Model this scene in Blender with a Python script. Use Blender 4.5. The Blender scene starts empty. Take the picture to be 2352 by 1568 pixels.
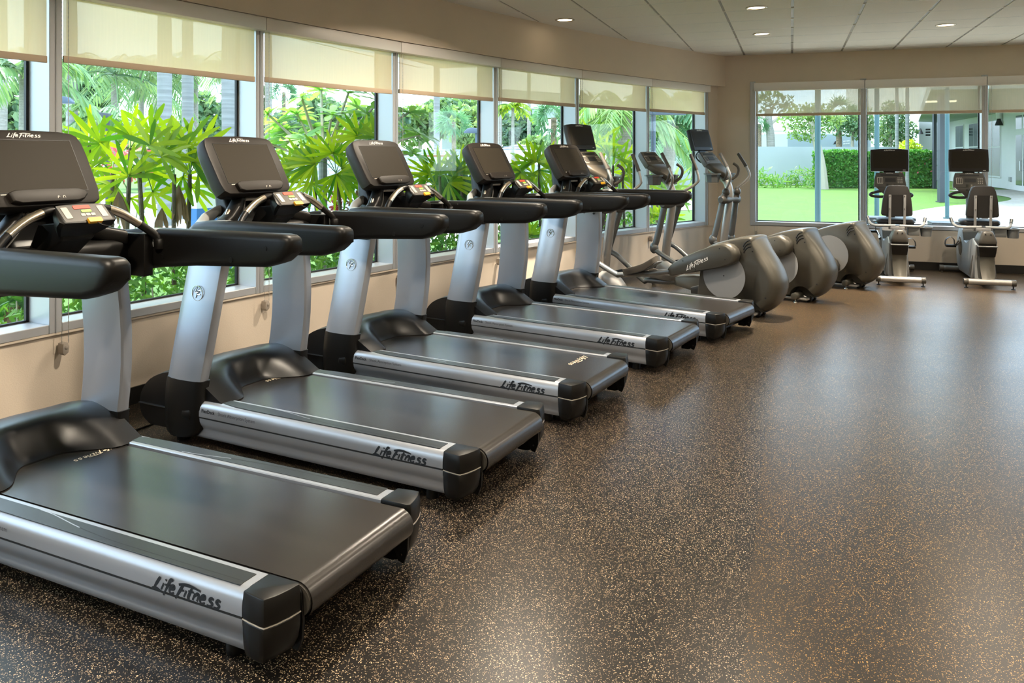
import bpy, bmesh, math, random
from math import sin, cos, pi, radians, sqrt, atan2
from mathutils import Vector, Matrix
from mathutils.bvhtree import BVHTree
random.seed(7)
SC = bpy.context.scene
COL = SC.collection
# ------------------------------------------------------------------ camera model of the photograph
F_PX, Y_HOR, CAM_H, YAW = 1837.03, 356.47, 1.453, 0.3357
cam = bpy.data.cameras.new('camera')
cam.sensor_width = 36.0
cam.lens = 36.0 * F_PX / 2352.0
cam.shift_y = -(784.0 - Y_HOR) / 2352.0
cam.clip_start = 0.05
cam.clip_end = 500
cam_ob = bpy.data.objects.new('camera', cam)
COL.objects.link(cam_ob)
cam_ob.location = (0, 0, CAM_H)
cam_ob.rotation_euler = (pi / 2, 0, YAW)
SC.camera = cam_ob
SC.view_settings.view_transform = 'Standard'
SC.view_settings.look = 'None'
SC.view_settings.exposure = 0.5
SC.view_settings.gamma = 1.0
SC.view_settings.use_curve_mapping = False
SC.cycles.use_denoising = True
SC.cycles.max_bounces = 10
SC.cycles.diffuse_bounces = 4
SC.cycles.glossy_bounces = 4
SC.cycles.transmission_bounces = 6
SC.cycles.transparent_max_bounces = 24
SC.cycles.caustics_reflective = False
SC.cycles.caustics_refractive = False
SC.cycles.sample_clamp_indirect = 6.0
GZ = -0.12   # garden level


def at(x, y, d):
    """world point seen at photo pixel (x, y) at camera depth d"""
    a = (x - 1176.0) / F_PX * d
    return Vector((cos(YAW) * a - sin(YAW) * d, sin(YAW) * a + cos(YAW) * d, CAM_H - (y - Y_HOR) / F_PX * d))


def gr(x, y, z=GZ):
    """world point on the level z seen at photo pixel (x, y)"""
    return at(x, y, F_PX * (CAM_H - z) / (y - Y_HOR))


# ------------------------------------------------------------------ objects
def tag(o, label=None, cat=None, group=None, kind=None):
    if label: o['label'] = label
    if cat: o['category'] = cat
    if group: o['group'] = group
    if kind: o['kind'] = kind
    return o


def thing(name, label, cat, loc=(0, 0, 0), rz=0.0, group=None, kind=None):
    o = bpy.data.objects.new(name, None)
    o.empty_display_size = 0.2
    COL.objects.link(o)
    o.location = loc
    o.rotation_euler = (0, 0, rz)
    return tag(o, label, cat, group, kind)


def copy_tree(o, parent=None):
    c = o.copy()
    COL.objects.link(c)
    if parent is not None: c.parent = parent
    for ch in list(o.children): copy_tree(ch, c)
    return c


def catmull(pts, n=6):
    P = [Vector(p) for p in pts]
    if len(P) < 3: return P
    out = []
    for i in range(len(P) - 1):
        p0 = P[max(0, i - 1)]; p1 = P[i]; p2 = P[i + 1]; p3 = P[min(len(P) - 1, i + 2)]
        for k in range(n):
            t = k / n
            out.append(0.5 * ((2 * p1) + (p2 - p0) * t + (2 * p0 - 5 * p1 + 4 * p2 - p3) * t * t + (3 * p1 - p0 - 3 * p2 + p3) * t ** 3))
    out.append(P[-1])
    return out


def rrect(w, h, r, n=4, cx=0.0, cy=0.0):
    out = []
    r = min(r, w / 2 - 1e-5, h / 2 - 1e-5)
    for (sx, sy, a0) in ((1, 1, 0), (-1, 1, 90), (-1, -1, 180), (1, -1, 270)):
        for k in range(n + 1):
            a = radians(a0 + 90 * k / n)
            out.append((cx + sx * (w / 2 - r) + r * cos(a), cy + sy * (h / 2 - r) + r * sin(a)))
    return out


class G:
    def __init__(s):
        s.v = []; s.f = []; s.m = []

    def add(s, vs, fs, m=0):
        b = len(s.v)
        s.v.extend([tuple(p) for p in vs])
        for f in fs:
            s.f.append([b + i for i in f]); s.m.append(m)
        return s

    def box(s, x0, x1, y0, y1, z0, z1, m=0):
        return s.add([(x0, y0, z0), (x1, y0, z0), (x1, y1, z0), (x0, y1, z0), (x0, y0, z1), (x1, y0, z1), (x1, y1, z1), (x0, y1, z1)],
                     [(0, 3, 2, 1), (4, 5, 6, 7), (0, 1, 5, 4), (1, 2, 6, 5), (2, 3, 7, 6), (3, 0, 4, 7)], m)

    def loft(s, rings, m=0, caps=True, closed=True):
        n = len(rings[0]); vs = [p for r in rings for p in r]; fs = []
        for i in range(len(rings) - 1):
            for k in range(n if closed else n - 1):
                k2 = (k + 1) % n
                fs.append((i * n + k, i * n + k2, (i + 1) * n + k2, (i + 1) * n + k))
        if caps:
            fs.append(tuple(range(n - 1, -1, -1)))
            fs.append(tuple((len(rings) - 1) * n + k for k in range(n)))
        return s.add(vs, fs, m)

    def prism(s, poly, a, b, axis='z', m=0):
        """poly of 2d points; axis z: (x,y); axis x: (y,z); axis y: (x,z)"""
        def P(p, c):
            return (p[0], p[1], c) if axis == 'z' else (c, p[0], p[1]) if axis == 'x' else (p[0], c, p[1])
        return s.loft([[P(p, a) for p in poly], [P(p, b) for p in poly]], m)

    def tube(s, pts, r, n=10, m=0, caps=True, flat=1.0):
        P = [Vector(p) for p in pts]
        R = r if isinstance(r, (list, tuple)) else [r] * len(P)
        rings = []; side = None
        for i, p in enumerate(P):
            t = (P[min(i + 1, len(P) - 1)] - P[max(i - 1, 0)])
            if t.length < 1e-9: t = Vector((0, 0, 1))
            t.normalize()
            if side is None:
                ref = Vector((0, 0, 1)) if abs(t.z) < 0.9 else Vector((1, 0, 0))
                side = t.cross(ref).normalized()
            else:
                side = side - t * side.dot(t)
                if side.length < 1e-6: side = t.orthogonal()
                side.normalize()
            up = side.cross(t)
            rings.append([p + (side * cos(2 * pi * k / n) + up * sin(2 * pi * k / n) * flat) * R[i] for k in range(n)])
        return s.loft(rings, m, caps)

    def cyl(s, p0, p1, r, n=16, m=0, r1=None):
        return s.tube([p0, p1], [r, r if r1 is None else r1], n, m)

    def sphere(s, c, r, n=12, k=8, m=0, sc=(1, 1, 1)):
        rings = []
        for i in range(k + 1):
            a = pi * (i + 0.02) / (k + 0.04)
            rings.append([(c[0] + r * sc[0] * sin(a) * cos(2 * pi * j / n), c[1] + r * sc[1] * sin(a) * sin(2 * pi * j / n), c[2] + r * sc[2] * cos(a)) for j in range(n)])
        return s.loft(rings, m)

    def lathe(s, prof, c, axis='z', n=24, m=0, caps=True):
        rings = []
        for (r, h) in prof:
            ring = []
            for j in range(n):
                a = 2 * pi * j / n
                if axis == 'z': ring.append((c[0] + r * cos(a), c[1] + r * sin(a), c[2] + h))
                elif axis == 'x': ring.append((c[0] + h, c[1] + r * cos(a), c[2] + r * sin(a)))
                else: ring.append((c[0] + r * cos(a), c[1] + h, c[2] + r * sin(a)))
            rings.append(ring)
        return s.loft(rings, m, caps)

    def quad(s, a, b, c, d, m=0):
        return s.add([a, b, c, d], [(0, 1, 2, 3)], m)

    def strokes(s, strokes, place, w, m=0, taper=True, smooth=5):
        """brush strokes: polylines in letter units -> flat ribbons at place(x, y)"""
        for st in strokes:
            P = [Vector((p[0], p[1], 0)) for p in st]
            P = catmull(P, smooth) if len(P) > 2 else P
            L = []; Rr = []
            for i, p in enumerate(P):
                t = (P[min(i + 1, len(P) - 1)] - P[max(i - 1, 0)]).normalized()
                nrm = Vector((-t.y, t.x, 0))
                e = i / (len(P) - 1)
                ww = w * (0.62 + 0.38 * sin(pi * min(1, e * 1.15 + .05))) if taper else w
                L.append(place((p + nrm * ww / 2).x, (p + nrm * ww / 2).y)); Rr.append(place((p - nrm * ww / 2).x, (p - nrm * ww / 2).y))
            n = len(P)
            s.add(L + Rr, [(i, i + 1, n + i + 1, n + i) for i in range(n - 1)], m)
        return s

    def mesh(s, name, mats, bevel=0.0, seg=2, angle=35.0, smooth=True, recalc=True):
        me = bpy.data.meshes.new(name)
        me.from_pydata(s.v, [], s.f)
        if not isinstance(mats, (list, tuple)): mats = [mats]
        for mt in mats: me.materials.append(mt)
        if len(mats) > 1: me.polygons.foreach_set('material_index', s.m)
        if recalc or bevel > 0:
            bm = bmesh.new(); bm.from_mesh(me)
            if recalc: bmesh.ops.recalc_face_normals(bm, faces=bm.faces[:])
            if bevel > 0:
                es = [e for e in bm.edges if len(e.link_faces) == 2 and e.calc_face_angle(0) > radians(28)]
                bmesh.ops.bevel(bm, geom=es, offset=bevel, segments=seg, profile=0.5, affect='EDGES', clamp_overlap=True)
            bm.to_mesh(me); bm.free()
        if smooth:
            me.polygons.foreach_set('use_smooth', [True] * len(me.polygons))
            me.set_sharp_from_angle(angle=radians(angle))
        me.update()
        return me

    def build(s, name, mats, parent=None, bevel=0.0, seg=2, angle=35.0, smooth=True, recalc=True, label=None, kind=None):
        o = bpy.data.objects.new(name, s.mesh(name, mats, bevel, seg, angle, smooth, recalc))
        COL.objects.link(o)
        if parent is not None: o.parent = parent
        return tag(o, label, None, None, kind)


def text_mesh(body, size, name='lettering', bold=0.0, shear=0.0, align='LEFT', sx=1.0):
    cu = bpy.data.curves.new(name, 'FONT')
    cu.body = body; cu.size = size; cu.shear = shear; cu.align_x = align; cu.offset = bold; cu.resolution_u = 3
    o = bpy.data.objects.new(name, cu)
    me = bpy.data.meshes.new_from_object(o)
    bpy.data.objects.remove(o)
    g = G()
    g.v = [(v.co.x * sx, v.co.y, 0) for v in me.vertices]
    g.f = [list(p.vertices) for p in me.polygons]; g.m = [0] * len(g.f)
    bpy.data.meshes.remove(me)
    return g


def placed(g, fn):
    g.v = [tuple(fn(p[0], p[1])) for p in g.v]
    return g


# the maker's brush-written word mark, letter height 1, about 5.6 long
def _e(x): return [(x, .33), (x + .3, .42), (x + .24, .64), (x + .06, .55), (x + .0, .24), (x + .16, .05), (x + .42, .16)]
def _s(x): return [(x + .42, .56), (x + .2, .63), (x + .12, .44), (x + .38, .27), (x + .3, .07), (x - .02, .07)]
_RAW = [[(.3, 1.0), (.16, .5), (.02, .04)], [(-.12, .0), (.25, .09), (.7, -.02)],
        [(.74, .62), (.66, .1)], [(.80, .84), (.88, .93)],
        [(1.42, .98), (1.2, 1.0), (1.08, .4), (.95, -.24)], [(.86, .54), (1.34, .62)],
        _e(1.34),
        [(2.28, .93), (2.14, .4), (1.98, -.2)], [(1.92, .86), (2.5, .99), (3.1, .97), (3.75, .86)], [(2.08, .47), (2.5, .55)],
        [(2.66, .6), (2.6, .1)], [(3.02, .86), (2.94, .16), (3.1, .06)], [(2.8, .6), (3.28, .64)],
        [(3.38, .6), (3.33, .08)], [(3.36, .36), (3.56, .62), (3.7, .5), (3.68, .08)],
        _e(3.9), _s(4.5), _s(5.05)]
WORDMARK = [[(x + .32 * y, y) for (x, y) in st] for st in _RAW]

# ------------------------------------------------------------------ materials
def mat(name):
    m = bpy.data.materials.new(name); m.use_nodes = True
    nt = m.node_tree; nt.nodes.clear()
    out = nt.nodes.new('ShaderNodeOutputMaterial')
    return m, nt, out


def N(nt, t, **kw):
    n = nt.nodes.new(t)
    for k, v in kw.items():
        if k in n.inputs: n.inputs[k].default_value = v
        else: setattr(n, k, v)
    return n


def coords(nt, scale=None):
    tc = N(nt, 'ShaderNodeTexCoord')
    if scale is None: return tc.outputs['Object']
    mp = N(nt, 'ShaderNodeMapping'); mp.inputs['Scale'].default_value = scale
    nt.links.new(tc.outputs['Object'], mp.inputs['Vector'])
    return mp.outputs['Vector']


def pbr(name, col, rough=0.5, metal=0.0, spec=0.5, bump=None, var=None, coat=0.0, sheen=0.0, emit=None, estr=0.0):
    """bump=(scale, strength, distance); var=(scale, amount) noise value variation"""
    m, nt, out = mat(name)
    b = N(nt, 'ShaderNodeBsdfPrincipled')
    b.inputs['Base Color'].default_value = (*col, 1); b.inputs['Roughness'].default_value = rough
    b.inputs['Metallic'].default_value = metal; b.inputs['Specular IOR Level'].default_value = spec
    b.inputs['Coat Weight'].default_value = coat
    if emit:
        b.inputs['Emission Color'].default_value = (*emit, 1); b.inputs['Emission Strength'].default_value = estr
    if bump:
        nz = N(nt, 'ShaderNodeTexNoise', Scale=bump[0], Detail=3.0)
        nt.links.new(coords(nt), nz.inputs['Vector'])
        bp = N(nt, 'ShaderNodeBump', Strength=bump[1], Distance=bump[2])
        nt.links.new(nz.outputs['Fac'], bp.inputs['Height']); nt.links.new(bp.outputs['Normal'], b.inputs['Normal'])
    if var:
        nz = N(nt, 'ShaderNodeTexNoise', Scale=var[0], Detail=4.0)
        nt.links.new(coords(nt, var[2] if len(var) > 2 else None), nz.inputs['Vector'])
        mr = N(nt, 'ShaderNodeMapRange'); mr.inputs[1].default_value = .25; mr.inputs[2].default_value = .75
        mr.inputs[3].default_value = 1 - var[1]; mr.inputs[4].default_value = 1 + var[1]
        nt.links.new(nz.outputs['Fac'], mr.inputs[0])
        mx = N(nt, 'ShaderNodeVectorMath', operation='SCALE'); mx.inputs[0].default_value = col
        nt.links.new(mr.outputs[0], mx.inputs['Scale']); nt.links.new(mx.outputs[0], b.inputs['Base Color'])
    nt.links.new(b.outputs[0], out.inputs[0])
    return m


def leafmat(name, c1, c2, rough=0.45, trans=0.45, tcol=None):
    """leaf: two tones chosen leaf by leaf, light passing through"""
    m, nt, out = mat(name)
    ge = N(nt, 'ShaderNodeNewGeometry')
    mix = N(nt, 'ShaderNodeMix', data_type='RGBA')
    mix.inputs[6].default_value = (*c1, 1); mix.inputs[7].default_value = (*c2, 1)
    nt.links.new(ge.outputs['Random Per Island'], mix.inputs[0])
    b = N(nt, 'ShaderNodeBsdfPrincipled', Roughness=rough)
    nt.links.new(mix.outputs[2], b.inputs['Base Color'])
    t = N(nt, 'ShaderNodeBsdfTranslucent')
    g = N(nt, 'ShaderNodeMix', data_type='RGBA', blend_type='MULTIPLY'); g.inputs[0].default_value = 1.0
    g.inputs[7].default_value = (*(tcol or (1.25, 1.2, .55)), 1)
    nt.links.new(mix.outputs[2], g.inputs[6]); nt.links.new(g.outputs[2], t.inputs['Color'])
    ms = N(nt, 'ShaderNodeMixShader'); ms.inputs[0].default_value = trans
    nt.links.new(b.outputs[0], ms.inputs[1]); nt.links.new(t.outputs[0], ms.inputs[2]); nt.links.new(ms.outputs[0], out.inputs[0])
    return m


def glassmat(name, tint=(.93, .97, .96), refl=0.025):
    m, nt, out = mat(name)
    t = N(nt, 'ShaderNodeBsdfTransparent'); t.inputs[0].default_value = (*tint, 1)
    g = N(nt, 'ShaderNodeBsdfGlossy', Roughness=0.0)
    lw = N(nt, 'ShaderNodeLayerWeight', Blend=0.5)
    pw = N(nt, 'ShaderNodeMath', operation='POWER'); pw.inputs[1].default_value = 5.0
    nt.links.new(lw.outputs['Facing'], pw.inputs[0])
    mm = N(nt, 'ShaderNodeMath', operation='MULTIPLY_ADD'); mm.inputs[1].default_value = .9; mm.inputs[2].default_value = refl
    nt.links.new(pw.outputs[0], mm.inputs[0])
    ms = N(nt, 'ShaderNodeMixShader')
    nt.links.new(mm.outputs[0], ms.inputs[0]); nt.links.new(t.outputs[0], ms.inputs[1]); nt.links.new(g.outputs[0], ms.inputs[2])
    nt.links.new(ms.outputs[0], out.inputs[0])
    return m


def fabricmat(name, col, openness, trans):
    m, nt, out = mat(name)
    d = N(nt, 'ShaderNodeBsdfDiffuse'); d.inputs[0].default_value = (*col, 1)
    t = N(nt, 'ShaderNodeBsdfTranslucent'); t.inputs[0].default_value = (*col, 1)
    tr = N(nt, 'ShaderNodeBsdfTransparent'); tr.inputs[0].default_value = (1, .96, .86, 1)
    a = N(nt, 'ShaderNodeMixShader'); a.inputs[0].default_value = trans
    nt.links.new(d.outputs[0], a.inputs[1]); nt.links.new(t.outputs[0], a.inputs[2])
    w = N(nt, 'ShaderNodeTexNoise', Scale=90.0); nt.links.new(coords(nt, (1, 1, .05)), w.inputs['Vector'])
    mr = N(nt, 'ShaderNodeMapRange'); mr.inputs[1].default_value = .3; mr.inputs[2].default_value = .7
    mr.inputs[3].default_value = openness * .95; mr.inputs[4].default_value = openness * 1.05
    nt.links.new(w.outputs['Fac'], mr.inputs[0])
    b = N(nt, 'ShaderNodeMixShader')
    nt.links.new(mr.outputs[0], b.inputs[0]); nt.links.new(a.outputs[0], b.inputs[1]); nt.links.new(tr.outputs[0], b.inputs[2])
    nt.links.new(b.outputs[0], out.inputs[0])
    return m


def floormat(name, base, fleck1, fleck2, dens):
    """vulcanised rubber sheet with coloured granules"""
    m, nt, out = mat(name)
    co = coords(nt)
    def layer(scale, thr, size):
        vo = N(nt, 'ShaderNodeTexVoronoi', Scale=scale); nt.links.new(co, vo.inputs['Vector'])
        sp = N(nt, 'ShaderNodeSeparateColor'); nt.links.new(vo.outputs['Color'], sp.inputs[0])
        lt = N(nt, 'ShaderNodeMath', operation='LESS_THAN'); lt.inputs[1].default_value = thr; nt.links.new(sp.outputs[0], lt.inputs[0])
        ds = N(nt, 'ShaderNodeMath', operation='LESS_THAN'); ds.inputs[1].default_value = size; nt.links.new(vo.outputs['Distance'], ds.inputs[0])
        mu = N(nt, 'ShaderNodeMath', operation='MULTIPLY'); nt.links.new(lt.outputs[0], mu.inputs[0]); nt.links.new(ds.outputs[0], mu.inputs[1])
        return mu.outputs[0], sp.outputs[1]
    a, ra = layer(170.0, dens, .36)
    c, rc = layer(330.0, dens * 1.15, .42)
    mx = N(nt, 'ShaderNodeMath', operation='MAXIMUM'); nt.links.new(a, mx.inputs[0]); nt.links.new(c, mx.inputs[1])
    fc = N(nt, 'ShaderNodeMix', data_type='RGBA'); fc.inputs[6].default_value = (*fleck1, 1); fc.inputs[7].default_value = (*fleck2, 1)
    nt.links.new(ra, fc.inputs[0])
    nz = N(nt, 'ShaderNodeTexNoise', Scale=1.3, Detail=5.0); nt.links.new(co, nz.inputs['Vector'])
    bc = N(nt, 'ShaderNodeMix', data_type='RGBA'); bc.inputs[6].default_value = (*[k * .8 for k in base], 1); bc.inputs[7].default_value = (*[k * 1.2 for k in base], 1)
    nt.links.new(nz.outputs['Fac'], bc.inputs[0])
    mix = N(nt, 'ShaderNodeMix', data_type='RGBA')
    nt.links.new(mx.outputs[0], mix.inputs[0]); nt.links.new(bc.outputs[2], mix.inputs[6]); nt.links.new(fc.outputs[2], mix.inputs[7])
    b = N(nt, 'ShaderNodeBsdfPrincipled', Roughness=0.36)
    b.inputs['Specular IOR Level'].default_value = 0.33
    nt.links.new(mix.outputs[2], b.inputs['Base Color'])
    mr = N(nt, 'ShaderNodeMapRange'); mr.inputs[3].default_value = .26; mr.inputs[4].default_value = .33
    n2 = N(nt, 'ShaderNodeTexNoise', Scale=2.1, Detail=2.0); nt.links.new(co, n2.inputs['Vector'])
    nt.links.new(n2.outputs['Fac'], mr.inputs[0]); nt.links.new(mr.outputs[0], b.inputs['Roughness'])
    n3 = N(nt, 'ShaderNodeTexNoise', Scale=260.0, Detail=2.0); nt.links.new(co, n3.inputs['Vector'])
    bp = N(nt, 'ShaderNodeBump', Strength=.18, Distance=.0015); nt.links.new(n3.outputs['Fac'], bp.inputs['Height'])
    nt.links.new(bp.outputs['Normal'], b.inputs['Normal'])
    nt.links.new(b.outputs[0], out.inputs[0])
    return m




def cut(o, cutter):
    """subtract the cutter mesh from object o for good"""
    md = o.modifiers.new('cut', 'BOOLEAN'); md.operation = 'DIFFERENCE'; md.solver = 'EXACT'; md.object = cutter
    bpy.context.view_layer.update()
    dg = bpy.context.evaluated_depsgraph_get(); me = bpy.data.meshes.new_from_object(o.evaluated_get(dg))
    o.modifiers.clear(); o.data = me
    bpy.data.objects.remove(cutter)


M = {}
M['paint'] = pbr('wall_paint', (.75, .645, .53), .75, bump=(160, .25, .003), var=(3, .03))
M['ceiling'] = pbr('ceiling_tile', (.93, .89, .83), .9, bump=(500, .5, .004), var=(220, .07))
M['tee'] = pbr('ceiling_tee', (.36, .33, .29), .5)
M['tee_white'] = pbr('ceiling_cross_tee', (.97, .96, .95), .5)
M['base'] = pbr('rubber_baseboard', (.012, .011, .010), .4)
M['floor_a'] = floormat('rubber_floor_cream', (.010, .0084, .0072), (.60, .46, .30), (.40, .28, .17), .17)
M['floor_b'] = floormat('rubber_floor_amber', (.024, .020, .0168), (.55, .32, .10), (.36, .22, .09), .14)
M['alu'] = pbr('satin_aluminium', (.55, .56, .58), .42, .4)
M['gasket'] = pbr('black_gasket', (.008, .009, .010), .5)
M['glass'] = glassmat('window_glass')
M['fabric_less_lit'] = fabricmat('blind_fabric_less_lit', (.44, .375, .29), .42, .42)  # darker copy of the blind fabric, weaker backlight put into its colour
M['cassette'] = pbr('blind_cassette', (.86, .82, .79), .45, .15)
M['fabric'] = fabricmat('blind_fabric', (.95, .80, .60), .24, .70)
M['hem'] = pbr('blind_hem', (.62, .48, .34), .6)
M['chain'] = pbr('bead_chain', (.55, .52, .48), .4, .6)
M['tension'] = pbr('chain_tensioner', (.38, .33, .28), .4)
M['silver'] = pbr('silver_paint', (.37, .395, .44), .36, .55, var=(6, .03))
M['black'] = pbr('black_plastic', (.0055, .005, .0045), .40, spec=.30, bump=(900, .06, .001))
M['brown_black'] = pbr('console_plastic', (.015, .0115, .009), .5, spec=.35, bump=(1200, .15, .001))
M['soft'] = pbr('rail_rubber', (.005, .0046, .0042), .42, spec=.30, bump=(1400, .08, .001))
M['hood'] = pbr('hood_plastic', (.007, .0072, .008), .33, spec=.42)
M['belt'] = pbr('running_belt', (.024, .021, .019), .27, bump=(700, .04, .001), var=(9, .22, (1, .09, 1)))
M['pad'] = pbr('foot_pad', (.022, .024, .024), .34, spec=.4, bump=(1500, .15, .001))
M['screen'] = pbr('dark_screen', (.030, .025, .018), .55, spec=.12)
M['ink'] = pbr('black_ink', (.012, .016, .022), .5)
M['grey_ink'] = pbr('grey_ink', (.085, .09, .105), .5)
M['white_ink'] = pbr('white_ink', (.80, .78, .74), .5)
M['cream_ink'] = pbr('cream_ink', (.70, .58, .42), .6)
M['red'] = pbr('stop_red', (.62, .055, .025), .4)
M['green'] = pbr('start_green', (.28, .58, .08), .4)
M['key'] = pbr('grey_keys', (.46, .42, .37), .4)
M['yellow'] = pbr('safety_yellow', (.85, .42, .02), .4)
M['steel'] = pbr('brushed_steel', (.60, .52, .42), .26, 1.0)
M['chrome'] = pbr('chrome', (.75, .73, .70), .15, 1.0)
M['cord'] = pbr('black_cord', (.02, .018, .016), .5)
M['shoulder'] = pbr('grey_plastic', (.30, .31, .31), .40)
M['bronze'] = pbr('pewter_paint', (.080, .075, .062), .36, .45, var=(5, .05))
M['bronze_dark'] = pbr('pewter_plastic', (.058, .053, .045), .42, bump=(900, .1, .001))
M['taupe'] = pbr('console_taupe', (.088, .076, .058), .45, bump=(900, .08, .001))
M['disc'] = pbr('disc_silver', (.29, .29, .29), .42, .35)
M['tube'] = pbr('silver_tube', (.40, .385, .365), .33, .7)
M['arm'] = pbr('grey_tube', (.13, .135, .135), .36, .55)
M['grip'] = pbr('rubber_grip', (.085, .075, .062), .5)
M['cup'] = pbr('cup_plastic', (.11, .115, .115), .45)
M['seat'] = pbr('seat_vinyl', (.012, .011, .0105), .5, bump=(500, .2, .001))
M['seat_shell'] = pbr('seat_shell', (.020, .018, .0165), .55)
M['lamp'] = pbr('lamp_lens', (.9, .8, .6), .5, emit=(1, .82, .55), estr=6.0)
M['lamp_trim'] = pbr('lamp_trim', (.55, .47, .38), .35, .3)
# ------------------------------------------------------------------ the room
CX, CY, R = 21.0608, -0.6606, 25.074       # the window wall is an arc about this point
A0, STEP = 171.092, -3.17
JA = [A0 - STEP * k for k in (4, 3, 2, 1)] + [171.092, 167.860, 164.666, 161.518, 158.341, 155.095, 152.060]
YB = 11.318                                   # inner face of the back wall
ZC = 2.811                                    # ceiling
XR, YF = 5.4, -3.4                            # right wall, wall behind the camera


def pol(deg, r):
    a = radians(deg)
    return Vector((CX + r * cos(a), CY + r * sin(a), 0))


def arc_band(g, a0, a1, r0, r1, z0, z1, m=0, step=.8):
    n = max(2, int(abs(a1 - a0) / step) + 1)
    rings = []
    for i in range(n + 1):
        a = a0 + (a1 - a0) * i / n
        p, q = pol(a, r0), pol(a, r1)
        rings.append([(p.x, p.y, z0), (q.x, q.y, z0), (q.x, q.y, z1), (p.x, p.y, z1)])
    g.loft(rings, m)


AE = 151.47    # the arc meets the back wall here
AS = JA[0]
g = G(); xs = -.13
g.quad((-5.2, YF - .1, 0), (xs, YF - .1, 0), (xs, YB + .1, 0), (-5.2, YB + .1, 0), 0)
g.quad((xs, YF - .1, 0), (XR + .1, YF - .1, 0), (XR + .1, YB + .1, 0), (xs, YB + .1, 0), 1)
g.box(-5.2, XR + .1, YF - .1, YB + .1, -.1, -.02, 0)
tag(g.build('floor', [M['floor_a'], M['floor_b']], smooth=False), kind='structure')

# suspended ceiling: tiles, long tees (dark), cross tees (white)
g = G(); gx0, gy0 = .0125, 7.808
for i in range(-9, 10):
    for j in range(-20, 7):
        x0 = gx0 + i * .61 + .013; x1 = gx0 + (i + 1) * .61 - .013
        y0 = gy0 + j * .61 + .0035; y1 = gy0 + (j + 1) * .61 - .0035
        x1 = min(x1, XR); y1 = min(y1, YB); y0 = max(y0, YF)
        if x0 >= XR or y0 >= YB or y1 <= YF: continue
        c = Vector(((x0 + x1) / 2 - CX, (y0 + y1) / 2 - CY, 0))
        if c.length > R + .6: continue
        g.box(x0, x1, y0, y1, ZC - .001, ZC + .012, 0)
    g.box(gx0 + i * .61 - .013, gx0 + i * .61 + .013, YF, YB, ZC + .007, ZC + .012, 1)
for j in range(-18, 7):
    if gy0 + j * .61 < YB: g.box(-5, XR, gy0 + j * .61 - .0035, gy0 + j * .61 + .0035, ZC - .0025, ZC + .006, 2)
g.box(-5.2, XR + .2, YF - .2, YB + .25, ZC + .013, ZC + .10, 0)
tag(g.build('ceiling', [M['ceiling'], M['tee'], M['tee_white']], smooth=False), kind='structure')
g = G(); g.box(-5.3, XR + .3, YF - .3, YB + .3, ZC + .10, ZC + .35)  # unseen slab added above the ceiling to block sky light
tag(g.build('roof_light_block', M['paint'], smooth=False), kind='structure')

g = G()
arc_band(g, AS, AE, R, R + .22, -.12, .50)
arc_band(g, 151.95, AE - .3, R - .01, R + .22, .49, ZC + .02, step=.3)
tag(g.build('wall_left', M['paint'], angle=20), kind='structure')
g = G(); arc_band(g, AS, AE, R - .014, R + .02, .496, .507)
tag(g.build('trim_1', M['paint'], angle=20), kind='structure')
g = G(); arc_band(g, AS, AE - .4, R - .10, R + .3, 2.393, ZC + .02)
tag(g.build('wall_bulkhead', M['paint'], angle=20), kind='structure')
g = G(); arc_band(g, AS, AE, R - .012, R + .01, 0, .10)
tag(g.build('baseboard_left', M['base'], angle=20), kind='structure')

BX = [-.49, .885, 2.27, 3.655, 5.04]        # posts of the back windows
g = G()
g.box(-1.03, BX[0] - .03, YB, YB + .2, -.12, ZC + .02); g.box(BX[0] - .03, XR, YB, YB + .2, -.12, .50)
g.box(BX[0] - .03, XR, YB, YB + .2, 2.42, ZC + .02); g.box(BX[4] + .03, XR + .2, YB, YB + .2, .5, 2.42)
tag(g.build('wall_back', M['paint'], smooth=False), kind='structure')
g = G(); g.box(-1.15, XR, YB - .012, YB + .01, 0, .10)
tag(g.build('baseboard_back', M['base'], smooth=False), kind='structure')
g = G(); g.box(XR, XR + .2, YF - .2, YB + .2, -.12, ZC + .02)
tag(g.build('wall_right', M['paint'], smooth=False), kind='structure')
g = G(); g.box(-5.2, XR + .2, YF - .2, YF, -.12, ZC + .02)
tag(g.build('wall_front', M['paint'], smooth=False), kind='structure')


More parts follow.
